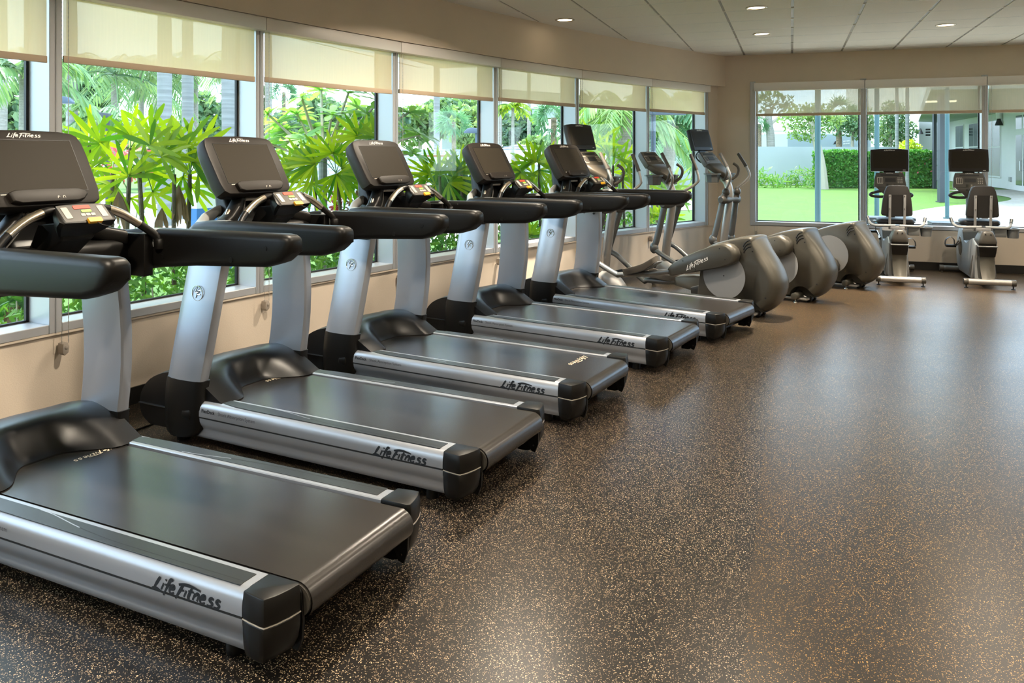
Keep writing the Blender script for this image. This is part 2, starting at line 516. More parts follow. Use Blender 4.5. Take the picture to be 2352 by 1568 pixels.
# ------------------------------------------------------------------ window bays
def bay(n, p0, p1, out, depth, first, ledge=.03, zt=2.45):
    """frame with a deep post at its far end, black gasket, pane; local x along the wall, y outwards"""
    d = (p1 - p0); L = d.length
    root = bpy.data.objects.new('window_%d' % n, None); COL.objects.link(root)
    root.location = p0; root.rotation_euler = (0, 0, atan2(d.y, d.x)); tag(root, kind='structure')
    sg = 1.0 if Vector((-d.y, d.x, 0)).dot(out) > 0 else -1.0     # sign of outward y
    Y = lambda y: sg * y
    def bx(g, x0, x1, y0, y1, z0, z1, m=0):
        a, b = sorted((Y(y0), Y(y1))); g.box(x0, x1, a, b, z0, z1, m)
    g = G(); bx(g, L - .035, L + .035, -.015, depth + .03, .507, zt)
    bx(g, L - .004, L + .004, -.022, -.01, .507, zt)
    if first: bx(g, -.035, .035, -.015, depth + .03, .507, zt)
    o = g.build('post', M['alu'], root, bevel=.003, seg=1)
    g = G(); bx(g, .035, L - .035, -.012, depth + .03, .508, .556)
    g.build('sill', M['alu'], root, bevel=.003, seg=1)
    g = G(); bx(g, .035, L - .035, depth - .02, depth + .03, 2.36, zt)
    bx(g, .035, .05, depth - .015, depth + .03, .556, zt)
    g.build('frame', M['alu'], root, bevel=.002, seg=1)
    g = G(); x0, x1 = .05, L - .036; z0, z1 = .557, 2.36
    bx(g, x0, x1, depth - .006, depth + .014, z0, z0 + .010); bx(g, x0, x1, depth - .006, depth + .014, z1 - .012, z1)
    bx(g, x0, x0 + .012, depth - .006, depth + .014, z0, z1); bx(g, x1 - .014, x1, depth - .006, depth + .014, z0, z1)
    g.build('gasket', M['gasket'], root)
    g = G(); bx(g, x0 + .004, x1 - .004, depth, depth + .008, z0 + .004, z1 - .004)
    g.build('glass', M['glass'], root, smooth=False)
    return root, L, sg


BLIND_Z = {4: 1.952, 5: 1.958, 6: 1.972, 7: 1.982, 8: 1.988, 9: 1.995}


def blind(label, p0, p1, out, zbot, zct, zcb, side_l, proj=.075, chain=True, tens=.42, group=None, fab='fabric'):
    d = (p1 - p0); L = d.length
    root = thing('roller_blind', label, 'blind', p0, atan2(d.y, d.x), group)
    sg = 1.0 if Vector((-d.y, d.x, 0)).dot(out) > 0 else -1.0
    def bx(g, x0, x1, y0, y1, z0, z1):
        a, b = sorted((sg * y0, sg * y1)); g.box(x0, x1, a, b, z0, z1)
    g = G(); bx(g, .004, L - .004, -proj, .055, zcb, zct)
    g.build('cassette', M['cassette'], root, bevel=.004)
    g = G(); bx(g, side_l, L - .045, -.0022, -.0014, zbot + .03, zcb + .03)
    g.build('fabric', M[fab], root, smooth=False)
    g = G(); bx(g, side_l, L - .045, -.010, .006, zbot, zbot + .036)
    g.build('hem_bar', M['hem'], root, bevel=.003)
    if chain:
        g = G(); yy = -sg * .045
        pts = []; rr = []
        zz = [zcb + (tens + .03 - zcb) * k / 150 for k in range(151)]
        x1_, x2_ = .012, .048
        loop = [(x1_, yy, z) for z in zz] + [((x1_ + x2_) / 2, yy, tens + .012)] + [(x2_, yy, z) for z in reversed(zz)]
        for k, p in enumerate(loop):
            pts.append(p); rr.append(.0026 if k % 2 else .0011)
        g.tube(pts, rr, 5)
        g.build('pull_chain', M['chain'], root)
        g = G(); xm = (x1_ + x2_) / 2
        g.loft([[(xm + a, sg * y, tens + b) for a, b in [(-.014, .03), (.010, .035), (.020, .01), (.016, -.02), (-.004, -.034), (-.016, -.02)]] for y in (-.004, -.052)])
        g.lathe([(.009, -.056), (.009, .0)], (xm + .003, 0, tens + .008), 'y', 12)
        g.build('tensioner', M['tension'], root, bevel=.003)
    return root


wn = 1
NAMES = {3: 'cream roller blind half down over the window cut by the near edge of the picture',
         4: 'widest cream roller blind, over the window behind the two nearest treadmills',
         5: 'cream roller blind with palm trunk shadows, second full blind from the camera',
         6: 'cream roller blind over the third full window from the camera',
         7: 'glowing cream roller blind over the fourth full window from the camera',
         8: 'cream roller blind above the first elliptical trainer screen',
         9: 'cream roller blind nearest the room corner on the curved window wall'}
for k in range(len(JA) - 1):
    p0, p1 = pol(JA[k], R), pol(JA[k + 1], R)
    out = (p0 + p1) / 2 - Vector((CX, CY, 0))
    bay(wn, p0, p1, out, .165, k == 0); wn += 1
    if k in NAMES:
        q0, q1 = pol(JA[k], R - .005), pol(JA[k + 1], R - .005)
        blind(NAMES[k], q0, q1, out, BLIND_Z.get(k, 1.94), 2.391, 2.303, .045, group='roller blinds on the curved window wall')
BN = ['roller blind over the garden window nearest the room corner, lawn showing below',
      'roller blind over the window behind the first recumbent bike',
      'roller blind over the window behind the farther recumbent bike, cut by the picture edge']
for k in range(4):
    p0, p1 = Vector((BX[k], YB, 0)), Vector((BX[k + 1], YB, 0))
    bay(wn, p0, p1, Vector((0, 1, 0)), .12, k == 0); wn += 1
    if k < 3:
        blind(BN[k], p0 + Vector((.012, -.03, 0)), p1 + Vector((.012, -.03, 0)), Vector((0, 1, 0)), 1.977, 2.424, 2.318, .03, proj=.06, tens=.40, group='roller blinds on the back wall', fab='fabric_less_lit')

# ------------------------------------------------------------------ ceiling lights
DL = {}
def downlight(x, y, label, wide=False):
    root = thing('recessed_downlight', label, 'ceiling light', (x, y, ZC), 0, 'recessed round downlights')
    g = G(); g.lathe([(.098, .0), (.098, -.006), (.088, -.010), (.074, -.004), (.072, .03), (.074, .03), (.0985, .001)], (0, 0, 0), 'z', 32, caps=False)
    g.build('trim_ring', M['lamp_trim'], root)
    g = G(); g.lathe([(.0, .004), (.074, .004), (.074, .012), (.0, .012)], (0, 0, -.006), 'z', 32, caps=False)
    g.build('lens', M['lamp'], root)
    li = bpy.data.lights.new('downlight_lamp', 'AREA'); li.shape = 'DISK'; li.size = .14; li.energy = LAMP_W * ((1.2 if x < -1.5 else .75) if wide else 1.0)
    li.color = (1.0, .86, .68); li.spread = radians(150 if wide else (46 if x < -1.5 else 72))
    lo = bpy.data.objects.new('downlight_lamp', li); COL.objects.link(lo); lo.parent = root; lo.location = (0, 0, -.012)
    return root

LAMP_W = 34.0
downlight(-2.14, 7.74, 'round recessed downlight close to the curved bulkhead')
downlight(-.30, 7.68, 'round recessed downlight at the top picture edge, nearer one of its pair')
downlight(-.31, 9.36, 'round recessed downlight close to the back wall, beside the dark ceiling tee')
downlight(1.52, 9.35, 'round recessed downlight above the recumbent bikes')
for (x, y) in ((-1.9, 5.6), (-.3, 5.5), (1.52, 7.3), (1.52, 5.2), (-1.9, 3.4), (-.3, 3.2), (1.52, 2.8), (3.4, 9.0), (3.4, 6.2), (3.4, 3.0), (-1.9, 1.0), (1.0, .4), (3.4, .0), (-1.2, -1.6), (2.2, -1.8)):  # unseen lamps added to brighten the room
    downlight(x, y, 'added unseen downlight in the ceiling outside the picture, there to light the room', True)

# ------------------------------------------------------------------ treadmills (local axes: x across, y towards the window, z up)
SE = Vector((0, .113, .197)).normalized()       # up along the screen
SN = Vector((0, -SE.z, SE.y))                   # screen faces the runner
SO = Vector((0, 1.441, 1.305))                  # screen bottom centre


def scr(x, t, d=0.0): return SO + Vector((x, 0, 0)) + SE * t + SN * d


def lerp_rows(rows, n):
    return [catmull(r, n) for r in rows]


def make_treadmill():
    root = thing('treadmill', 'treadmill', 'treadmill', (0, 0, 0), 0, 'treadmills in the row along the curved window wall')
    # black under-frame
    g = G(); g.box(-.262, .262, .02, 1.60, .055, .165); g.box(-.33, .33, 1.40, 1.70, .045, .16); g.box(-.28, .28, -.02, .06, .06, .12)
    for sx in (-1, 1):
        g.cyl((sx * .31, .10, .0), (sx * .31, .10, .06), .028); g.cyl((sx * .31, 1.62, .0), (sx * .31, 1.62, .06), .035)
        g.box(sx * .30 - .04, sx * .30 + .04, .03, 1.5, .045, .06)
    g.build('deck_frame', M['black'], root, bevel=.004)
    # belt loop over the rear roller
    g = G(); prof = [(1.56, .2285)] + [(.9, .2285), (.3, .2285)]
    yc, zc, rr = -.093, .1755, .053
    for k in range(13):
        a = radians(90 + 180 * k / 12); prof.append((yc + rr * cos(a), zc + rr * sin(a)))
    prof += [(.3, .1225), (1.3, .1225), (1.3, .127), (.3, .127)]
    for k in range(13):
        a = radians(270 - 180 * k / 12); prof.append((yc + (rr - .004) * cos(a), zc + (rr - .004) * sin(a)))
    prof += [(.3, .2245), (1.56, .2245)]
    g.loft([[(x, y, z) for (y, z) in prof] for x in (-.264, .264)], 0, caps=False)
    belt = g.build('running_belt', M['belt'], root, angle=40)
    g = G(); g.cyl((-.27, yc, zc), (.27, yc, zc), rr - .006, 20); g.cyl((-.279, yc, zc), (.279, yc, zc), .012, 10)
    g.build('rear_roller', M['bronze_dark'], root)
    # side rails with their anti-slip pads
    P = [(.279, .05), (.279, .232), (.283, .2355), (.352, .2355), (.366, .2325), (.378, .224), (.385, .209), (.3872, .190), (.3872, .1645), (.3812, .1625), (.3812, .1585),
         (.3865, .1565), (.3855, .140), (.380, .122), (.371, .107), (.3655, .094), (.3665, .078), (.3645, .062), (.357, .051), (.345, .047)]
    for sx in (-1, 1):
        g = G(); g.loft([[(sx * a, y, b) for (a, b) in P] for y in (.001, 1.475)])
        rail = g.build('side_rail', M['silver'], root, angle=32)
        g = G(); g.box(*sorted((sx * .379, sx * .3869)), .002, 1.474, .1578, .1632); g.build('rail_seam', M['gasket'], rail)
        outer = [(.365, .030), (.365, .55), (.365, .95), (.3645, 1.12), (.361, 1.21), (.352, 1.28), (.338, 1.33), (.322, 1.352), (.306, 1.345), (.299, 1.33)]
        inner = [(.299, 1.0), (.299, .5), (.299, .030)]
        poly = outer + inner
        g = G(); g.loft([[(sx * a, b, z) for (a, b) in poly] for z in (.2350, .2372)])
        pad = g.build('foot_pad', M['pad'], rail, bevel=.0008, seg=1)
        g = G(); cv = catmull([(.300, 1.0, 0), (.3055, .92, 0), (.330, .76, 0), (.3435, .6, 0), (.3455, .45, 0), (.3455, .2, 0), (.3455, .032, 0)], 5)
        lw_ = [.0022, .0022, .002, .0016, .0012, .0011, .0011]
        vs = []
        for i, p in enumerate(cv):
            wd = .0019 if i < 11 else .0011
            vs += [(sx * (p.x - wd), p.y, .2375), (sx * (p.x + wd), p.y, .2375)]
        n = len(cv)
        g.add(vs, [(2 * i, 2 * i + 1, 2 * i + 3, 2 * i + 2) for i in range(n - 1)])
        g.m = [0 if i < 10 else 1 for i in range(len(g.f))]
        g.build('pad_inlay', [M['silver'], M['gasket']], rail)
        # rear end cap in two halves
        top = [(.2795, .0), (.3875, .0), (.394, -.035), (.3985, -.072), (.3985, -.089), (.365, -.1055), (.325, -.1165), (.286, -.1225), (.2795, -.11)]
        g = G()
        g.loft([[(sx * a, b, .1605) for a, b in top], [(sx * a, b, .205) for a, b in top], [(sx * (.2795 + (a - .2795) * .965), b * .965, .2365) for a, b in top]])
        cap = g.build('end_cap', M['black'], root, bevel=.004, seg=2, angle=30)
        g = G(); rings = []
        for z, k, kx in ((.1575, 1.0, 1.0), (.12, .985, 1.0), (.085, .93, .97), (.055, .80, .90), (.035, .55, .72), (.030, .4, .55)):
            rings.append([(sx * (.2795 + (a - .2795) * kx), b * k if b < 0 else b, z) for a, b in top])
        g.loft(rings); g.build('lower_cap', M['black'], cap, bevel=.003, seg=1, angle=40)
        g = G(); g.loft([[(sx * (.2795 + (a - .2795) * 1.003), b * 1.004, z) for a, b in top] for z in (.1578, .1603)])
        g.build('seam', M['key'], cap)
        g = G(); g.prism([(-.116, .205), (-.10, .222), (-.02, .222), (-.02, .10), (-.06, .085), (-.080, .040), (-.102, .034), (-.118, .075), (-.121, .13)], sx * .2665, sx * .277, 'x')
        for (yy, zz) in ((-.095, .066), (-.105, .125), (-.06, .20)): g.cyl((sx * .2665, yy, zz), (sx * .262, yy, zz), .005, 8)
        g.build('roller_bracket', M['black'], root, bevel=.0015, seg=1)
        if sx < 0:
            face = lambda x, y: Vector((-.38745, .351 - x * .048, .163 + y * .041))
            g = G(); g.strokes(WORDMARK, face, .25); g.build('logo_lettering', M['ink'], rail, recalc=False)
            f2 = lambda u0: (lambda x, y: Vector((-.38745, u0 - x, .188 + y)))
            placed(text_mesh('FlexDeck', .0235, bold=.00055), f2(1.405)).build('deck_lettering', M['ink'], rail, recalc=False)
            placed(text_mesh('Shock Absorption System', .0235), f2(1.292)).build('deck_lettering', M['grey_ink'], rail, recalc=False)
    # motor hood
    cen = [(1.452, .232), (1.475, .248), (1.507, .288), (1.538, .335), (1.565, .356), (1.605, .363), (1.72, .352), (1.82, .315), (1.885, .25), (1.905, .165), (1.885, .095), (1.82, .06)]
    sid = [(1.285, .234), (1.335, .262), (1.40, .300), (1.46, .333), (1.53, .357), (1.60, .365), (1.72, .345), (1.82, .300), (1.88, .235), (1.90, .165), (1.88, .10), (1.82, .06)]
    cenC = catmull([(0, a, b) for a, b in cen], 3); sidC = catmull([(0, a, b) for a, b in sid], 3)
    g = G(); rings = []
    for i in range(33):
        x = -.355 + .71 * i / 32; ax = abs(x)
        t = min(1, max(0, (ax - .06) / .19)); t = t * t * (3 - 2 * t)
        if ax > .30: t = 1.0
        k = 1 - .03 * max(0, (ax - .25) / .105) ** 2
        rings.append([(x, c.y * (1 - t) + s_.y * t, (c.z * (1 - t) + s_.z * t) * k) for c, s_ in zip(cenC, sidC)] + [(x, 1.50, .06), (x, 1.47, .13)])
    g.loft(rings); g.build('motor_hood', M['hood'], root, angle=42)
    g = G(); g.box(-.37, .37, 1.50, 1.893, .158, .166); g.build('hood_seam', M['black'], root, bevel=.003)
    # uprights leaning back and inwards
    def up(sx, z):
        t = (z - .30) / .62
        return Vector((sx * (.362 - .066 * t + .012 * sin(pi * t)), 1.548 - .085 * t - .012 * sin(pi * t), z))
    def sect(sx, z, kx=1.0, ky=1.0):
        c = up(sx, z)
        pts = [(-.036, -.05), (-.036, .112), (-.028, .125), (.0, .126), (.018, .112), (.031, .07), (.037, .02), (.036, -.04), (.031, -.09), (.022, -.122), (.012, -.129), (-.026, -.129), (-.034, -.122)]
        return [(c.x + sx * a * kx, c.y + b * ky, z) for a, b in pts]
    for sx in (-1, 1):
        g = G()
        rings = [sect(sx, z) for z in (.30, .42, .55, .68, .80, .96)]
        rings[0] = [(p[0], p[1], .322 - (.02 if abs(p[0]) > .37 else .0)) for p in rings[0]]
        g.loft(rings); post = g.build('upright', M['silver'], root, angle=38)
        g = G(); rings = []
        for z, ky, dy, kx in ((.045, .55, .03, .9), (.06, .85, .012, 1.0), (.10, 1.08, .0, 1.05), (.2, 1.10, .0, 1.06), (.30, 1.06, .0, 1.05), (.333, 1.05, 0, 1.04)):
            rings.append([(p[0], p[1] + dy, z) for p in sect(sx, max(z, .28), kx, ky)])
        g.loft(rings); col = g.build('upright_collar', M['black'], root, angle=40)
        g = G(); g.cyl((sx * .338, 1.468, .165), (sx * .338, 1.535, .165), .066, 24); g.build('elbow_cover', M['black'], col, bevel=.012, seg=3)
        # ring emblem on the outer face
        cz = .765; c = up(sx, cz)
        fx = lambda a, b: Vector((c.x + sx * .0395, c.y + a, cz + b))
        g = G(); ringp = [fx(.037 * cos(2 * pi * k / 32) - .012, .037 * sin(2 * pi * k / 32)) for k in range(33)]
        g.tube(ringp, .0022, 6, caps=False)
        for st in ([(.004, .031), (-.012, .004), (.008, .005)], [(.027, .013), (.006, .012), (-.010, -.024)], [(.020, -.005), (.001, -.006)]):
            g.tube(catmull([fx(-a - .012, b) for a, b in st], 5), .0024, 6)
        g.build('emblem', M['chrome'], post)
        for (dy, dz) in ((-.07, .0), (.035, .006)):
            g = G(); q = up(sx, .905); g.cyl((q.x - sx * .034, q.y + dy, .905 + dz), (q.x - sx * .045, q.y + dy, .905 + dz), .009, 10)
            g.build('bolt', M['cord'], post)
    # handrails
    for sx in (-1, 1):
        rows = [(.478, .055, .050, 1.092), (.486, .078, .085, 1.089), (.503, .090, .108, 1.085), (.53, .094, .120, 1.082), (.58, .094, .134, 1.0745), (.75, .094, .140, 1.071),
                (1.0, .094, .150, 1.065), (1.2, .094, .166, 1.055), (1.34, .092, .184, 1.043), (1.43, .088, .180, 1.034), (1.475, .076, .150, 1.028), (1.49, .05, .10, 1.02)]
        g = G(); rings = []
        for (y, w_, h_, zc_) in rows:
            cx = sx * (.395 - .035 * max(0, (y - 1.2) / .3) ** 1.5)
            q = rrect(w_, h_, min(w_, h_) * .30, 5)
            rings.append([(cx + a, y + (.03 if b < -.02 and y < .6 else 0) * (-b / .06), zc_ + b) for a, b in q])
        g.loft(rings); hr = g.build('handrail', M['soft'], root, angle=45)
        for (yy, zz) in ((.60, 1.085), (.78, 1.03), (1.17, 1.02)):
            g = G(); g.cyl((sx * .349, yy, zz), (sx * .346, yy, zz), .011, 14)
            g.build('screw_cap', M['black'], hr)
        # grey shoulder sweeping in to the mast
        g = G(); rings = []
        for (x, y, z, w_, h_) in ((.385, 1.215, 1.092, .086, .092), (.383, 1.30, 1.090, .085, .092), (.372, 1.39, 1.080, .082, .088), (.338, 1.465, 1.088, .075, .080), (.26, 1.525, 1.122, .060, .070), (.15, 1.565, 1.155, .045, .060), (.07, 1.575, 1.165, .04, .055)):
            ang = 0 if y < 1.4 else radians(min(75, (y - 1.4) * 400))
            rings.append([(sx * (x + a * cos(ang)), y + a * sin(ang) * .6, z + b) for a, b in rrect(w_, h_, .03, 4)])
        g.loft(rings); g.build('shoulder_cover', M['shoulder'], root, angle=50)
    # cross beam and inner arms
    g = G(); g.loft([[(x, y + 1.42, z + 1.01) for y, z in rrect(.20, .17, .04, 4)] for x in (-.335, .335)])
    for sx in (-1, 1):
        g.loft([[(sx * (.30 - .22 * t), 1.36 + .12 * t + a, 1.10 + .11 * t - .02 * sin(pi * t) + b) for a, b in rrect(.09, .07, .025, 3)] for t in (0, .35, .7, 1.0)])
        g.box(*sorted((sx * .30, sx * .345)), 1.22, 1.46, .94, 1.12)
    g.build('cross_beam', M['black'], root, bevel=.004, angle=45)
    g = G(); rings = []
    for (y, z, w_, d_) in ((1.50, 1.05, .26, .16), (1.545, 1.14, .25, .13), (1.575, 1.22, .24, .10), (1.60, 1.30, .23, .07), (1.63, 1.38, .20, .05)):
        rings.append([(a, y + b, z) for a, b in rrect(w_, d_, .03, 4)])
    g.loft(rings); g.build('mast', M['hood'], root, angle=45)
    # console head
    out = [(-.215, .272), (-.16, .281), (0, .286), (.16, .281), (.215, .272), (.236, .258), (.248, .22), (.251, .16), (.247, .0), (.236, -.046), (.21, -.063), (.12, -.067), (-.12, -.067), (-.21, -.063), (-.236, -.046), (-.247, .0), (-.251, .16), (-.248, .22), (-.236, .258)]
    g = G(); rings = []
    for d, k in ((.012, .965), (.010, .985), (.002, 1.0), (-.03, 1.0), (-.06, .975), (-.085, .90), (-.10, .74)):
        rings.append([scr(a * k, .11 + (b - .11) * k, d) for a, b in out])
    g.loft(rings); con = g.build('console', M['brown_black'], root, bevel=.0, angle=30)
    g = G(); g.loft([[scr(a, b + .115, d) for a, b in rrect(.385, .236, .004, 2)] for d in (.0115, .0132)])
    g.build('screen', M['screen'], con, bevel=.0008, seg=1)
    g = G()
    for (x0, x1, t0, t1) in ((-.193, .193, .2335, .2355), (-.193, .193, -.005, -.003), (-.194, -.192, -.003, .2335), (.192, .194, -.003, .2335)):
        g.loft([[scr(x0, t0, d), scr(x1, t0, d), scr(x1, t1, d), scr(x0, t1, d)] for d in (.0112, .0136)])
    g.build('screen_trim', M['gasket'], con)
    g = G(); g.strokes(WORDMARK, lambda x, y: scr(-.07 + x * .0250, .2475 + y * .0195, .0128), .18); g.build('logo_lettering', M['white_ink'], con, recalc=False)
    lip = [(-.155, -.012), (-.135, -.004), (0, -.001), (.135, -.004), (.165, -.014), (.172, -.03), (.15, -.052), (.12, -.06), (-.12, -.06), (-.148, -.05)]
    g = G(); g.loft([[scr(a * k, -.03 + (b + .03) * k, d) for a, b in lip] for d, k in ((.0, 1), (.030, 1), (.036, .96))])
    g.build('reading_tray', M['brown_black'], con, bevel=.002)
    g = G(); g.strokes([[(0, 0), (.2, .5), (.5, .3)], [(1.2, 0), (1.25, .45), (1.6, .45), (1.65, 0)]], lambda x, y: scr(.03 + x * .02, -.048 + y * .02, .0368), .13)
    g.build('tray_symbol', M['key'], con, recalc=False)
    g = G()
    for x0, x1 in ((-.175, -.145), (-.10, -.07), (-.03, .02), (.07, .10)):
        g.loft([[scr(x0, -.013, d), scr(x1, -.013, d), scr(x1, -.009, d), scr(x0, -.009, d)] for d in (.0115, .0125)])
    g.build('key_legend', M['key'], con)
    g = G(); g.loft([[(x, 1.47 + a, 1.225 + b) for a, b in rrect(.03, .032, .006, 2)] for x in (-.075, .075)])
    pp = g.build('port_panel', M['key'], con, bevel=.002)
    g = G()
    g = G(); g.cyl((-.05, 1.456, 1.228), (-.05, 1.452, 1.228), .006, 10); g.build('socket', M['cord'], pp)
    g = G(); g.cyl((.03, 1.456, 1.228), (.03, 1.452, 1.228), .006, 10); g.build('socket', M['cord'], pp)
    # control pod on its stalk
    PE = Vector((0, .72, .69)).normalized(); PN = Vector((0, -PE.z, PE.y)); PO = Vector((0, 1.187, 1.222))
    pod = lambda x, t, d=0.0: PO + Vector((x, 0, 0)) + PE * t + PN * d
    po = [(-.085, .052), (0, .057), (.085, .052), (.102, .040), (.116, .0), (.120, -.032), (.108, -.044), (0, -.049), (-.108, -.044), (-.120, -.032), (-.116, .0), (-.102, .040)]
    g = G(); g.loft([[pod(a * k, b * k, d) for a, b in po] for d, k in ((.008, .95), (.004, 1.0), (-.02, 1.0), (-.05, .86), (-.095, .6))])
    pd = g.build('control_pod', M['black'], root, angle=35)
    g = G(); g.loft([[(x * k, y, z) for x, y, z in ((-.085, 1.20, 1.20), (.085, 1.20, 1.20), (.10, 1.32, 1.19), (.10, 1.40, 1.05), (-.10, 1.40, 1.05), (-.10, 1.32, 1.19))] for k in (1.0,)][0:1] + [[(x * .8, y + .035, z - .075) for x, y, z in ((-.085, 1.19, 1.20), (.085, 1.19, 1.20), (.10, 1.30, 1.15), (.10, 1.40, 1.05), (-.10, 1.40, 1.05), (-.10, 1.30, 1.15))]])
    g.build('pod_stalk', M['black'], pd, bevel=.008, seg=3, angle=50)
    def key(x0, x1, t0, t1, name, mt, d=.0105):
        k = G(); k.loft([[pod((x0 + x1) / 2 + a, (t0 + t1) / 2 + b, dd) for a, b in rrect(x1 - x0, t1 - t0, .003, 2)] for dd in (.006, d)]); return k.build(name, mt, pd)
    key(-.10, .10, -.038, .047, 'key_panel', M['bronze_dark'], .0085)
    st = key(-.036, .034, .024, .043, 'stop_button', M['red']); key(-.012, .030, .006, .019, 'start_button', M['green'])
    for i in range(3): key(-.022 + i * .021, -.004 + i * .021, -.013, .0, 'key', M['key'])
    for sx in (-1, 1): key(sx * .075 - .013, sx * .075 + .013, -.022, .036, 'rocker_key', M['key'])
    clip = key(-.012, .045, -.052, -.030, 'safety_clip', M['yellow'], .018); clip['label'] = 'yellow emergency stop clip'
    g = G(); g.tube(catmull([pod(.02, -.05, .012), pod(.03, -.075, .02), pod(.07, -.075, .01), pod(.105, -.055, -.01), pod(.118, -.03, -.02)], 5), .0018, 5)
    g.build('clip_cord', M['cord'], pd)
    # grab bars with steel pulse plates
    for sx in (-1, 1):
        path = catmull([(sx * .095, 1.235, 1.242), (sx * .13, 1.235, 1.238), (sx * .20, 1.232, 1.212), (sx * .275, 1.222, 1.165), (sx * .335, 1.20, 1.115), (sx * .352, 1.185, 1.08)], 6)
        g = G(); g.tube(path, .0165, 14); g.lathe([(.024, 0), (.026, .01), (.026, .04), (.02, .045)], (sx * .352, 1.185, 1.055), 'z', 16)
        br = g.build('grab_bar', M['black'], root, angle=50)
        g = G(); g.tube(path[7:19], .0178, 14); g.build('pulse_plate', M['steel'], br, angle=50)
    g = G(); g.tube(catmull([(-.05, 1.452, 1.228), (-.07, 1.44, 1.215), (-.12, 1.40, 1.16), (-.2, 1.36, 1.10), (-.27, 1.33, 1.06)], 6), .0035, 6)
    g.build('headphone_cord', M['cord'], root)
    for sx in (-1, 1):
        g = G(); g.tube(catmull([(sx * .20, 1.42, 1.17), (sx * .235, 1.40, 1.14), (sx * .28, 1.38, 1.07)], 5), .011, 8); g.build('cable_guide', M['steel'], root, angle=50)
    return root


TL = ['nearest treadmill, its console and front cut off by the edge of the picture',
      'second treadmill of the row, counting from the camera',
      'third and middle treadmill of the row, cream lettering at the rear of its belt',
      'fourth treadmill of the row, with a pale line across the rear of its belt',
      'farthest treadmill, beside the elliptical trainers']
TP = [(-1.4027, 2.2442, 1.4578), (-1.2950, 3.3927, 1.4247), (-1.1066, 4.4987, 1.3883), (-.8285, 5.7050, 1.3411), (-.5047, 6.6779, 1.2586)]
proto = make_treadmill(); TM = []
for i, (x, y, a) in enumerate(TP):
    o = proto if i == 0 else copy_tree(proto)
    o.location = (x, y, 0); o.rotation_euler = (0, 0, a); o['label'] = TL[i]; TM.append(o)
def belt_mark(k, x0, y0, s, ang):
    ca, sa = cos(ang), sin(ang)
    belt = [c for c in TM[k].children if c.name.startswith('running_belt')][0]
    g = G(); g.strokes(WORDMARK, lambda x, y: Vector((x0 + (x * ca - y * sa) * s, y0 + (x * sa + y * ca) * s, .2291)), .16)
    g.build('belt_lettering', M['cream_ink'], belt, recalc=False)
belt_mark(0, .245, 1.335, .034, pi)
belt_mark(1, .245, 1.425, .034, pi)
belt_mark(2, .235, .135, .040, pi)
# power leads trailing towards the wall
def flex(pts, label):
    g = G(); g.tube(catmull(pts, 8), .0045, 6)
    tag(g.build('power_cord', M['cord']), label, 'power cord')
for i in (0, 1):
    x, y, a = TP[i]
    Fv = Vector((-sin(a), cos(a), 0)); Rv = Vector((cos(a), sin(a), 0)); o = Vector((x, y, 0))
    L_ = lambda u, v, z: o + Fv * u + Rv * v + Vector((0, 0, z))
    flex([L_(1.93, -.05, .07), L_(1.945, -.15, .0048), L_(1.94, -.30, .0048), L_(1.93, -.46, .0048), L_(1.83, -.58, .0048), L_(1.95, -.68, .0048), L_(2.1, -.62, .0048), L_(2.25, -.6, .0048)],
         ['black power cord on the floor in front of the nearest treadmill', 'black power cord curling on the floor between the two nearest treadmills'][i])
# ------------------------------------------------------------------ rear-drive elliptical trainers (x across, y towards the window)
def rot2(p, c, a):
    dy, dz = p[0] - c[0], p[1] - c[1]
    return (c[0] + dy * cos(a) - dz * sin(a), c[1] + dy * sin(a) + dz * cos(a))


def tv_set(parent, c, e, n, logo=True):
    """screen on a bracket: c bottom centre, e up, n towards the user"""
    P = lambda x, t, d=0.0: c + Vector((x, 0, 0)) + e * t + n * d
    g = G()
    o = [(-.213, .0), (.213, .0), (.217, .14), (.213, .272), (.12, .281), (0, .283), (-.12, .281), (-.213, .272), (-.217, .14)]
    g.loft([[P(a * k, .14 + (b - .14) * k, d) for a, b in o] for d, k in ((.014, .985), (.008, 1), (-.03, 1), (-.05, .93), (-.06, .8))])
    tv = g.build('screen_housing', M['brown_black'], parent, angle=30)
    g = G(); g.loft([[P(a, b + .145, d) for a, b in rrect(.372, .205, .003, 1)] for d in (.0135, .0155)]); g.build('screen', M['screen'], tv)
    g = G(); g.strokes(WORDMARK, lambda x, y: P(-.06 + x * .0215, .256 + y * .015, .0148), .2); g.build('logo_lettering', M['white_ink'], tv, recalc=False)
    g = G(); g.loft([[P(a + .165, b + .018, d) for a, b in rrect(.032, .006, .002, 1)] for d in (.0135, .0150)]); g.build('badge', M['white_ink'], tv)
    g = G(); g.loft([[P(a, -.02 + b, d) for a, b in rrect(.13, .05, .01, 2)] for d in (-.04, -.01)]); g.build('screen_bracket', M['black'], parent)
    return tv


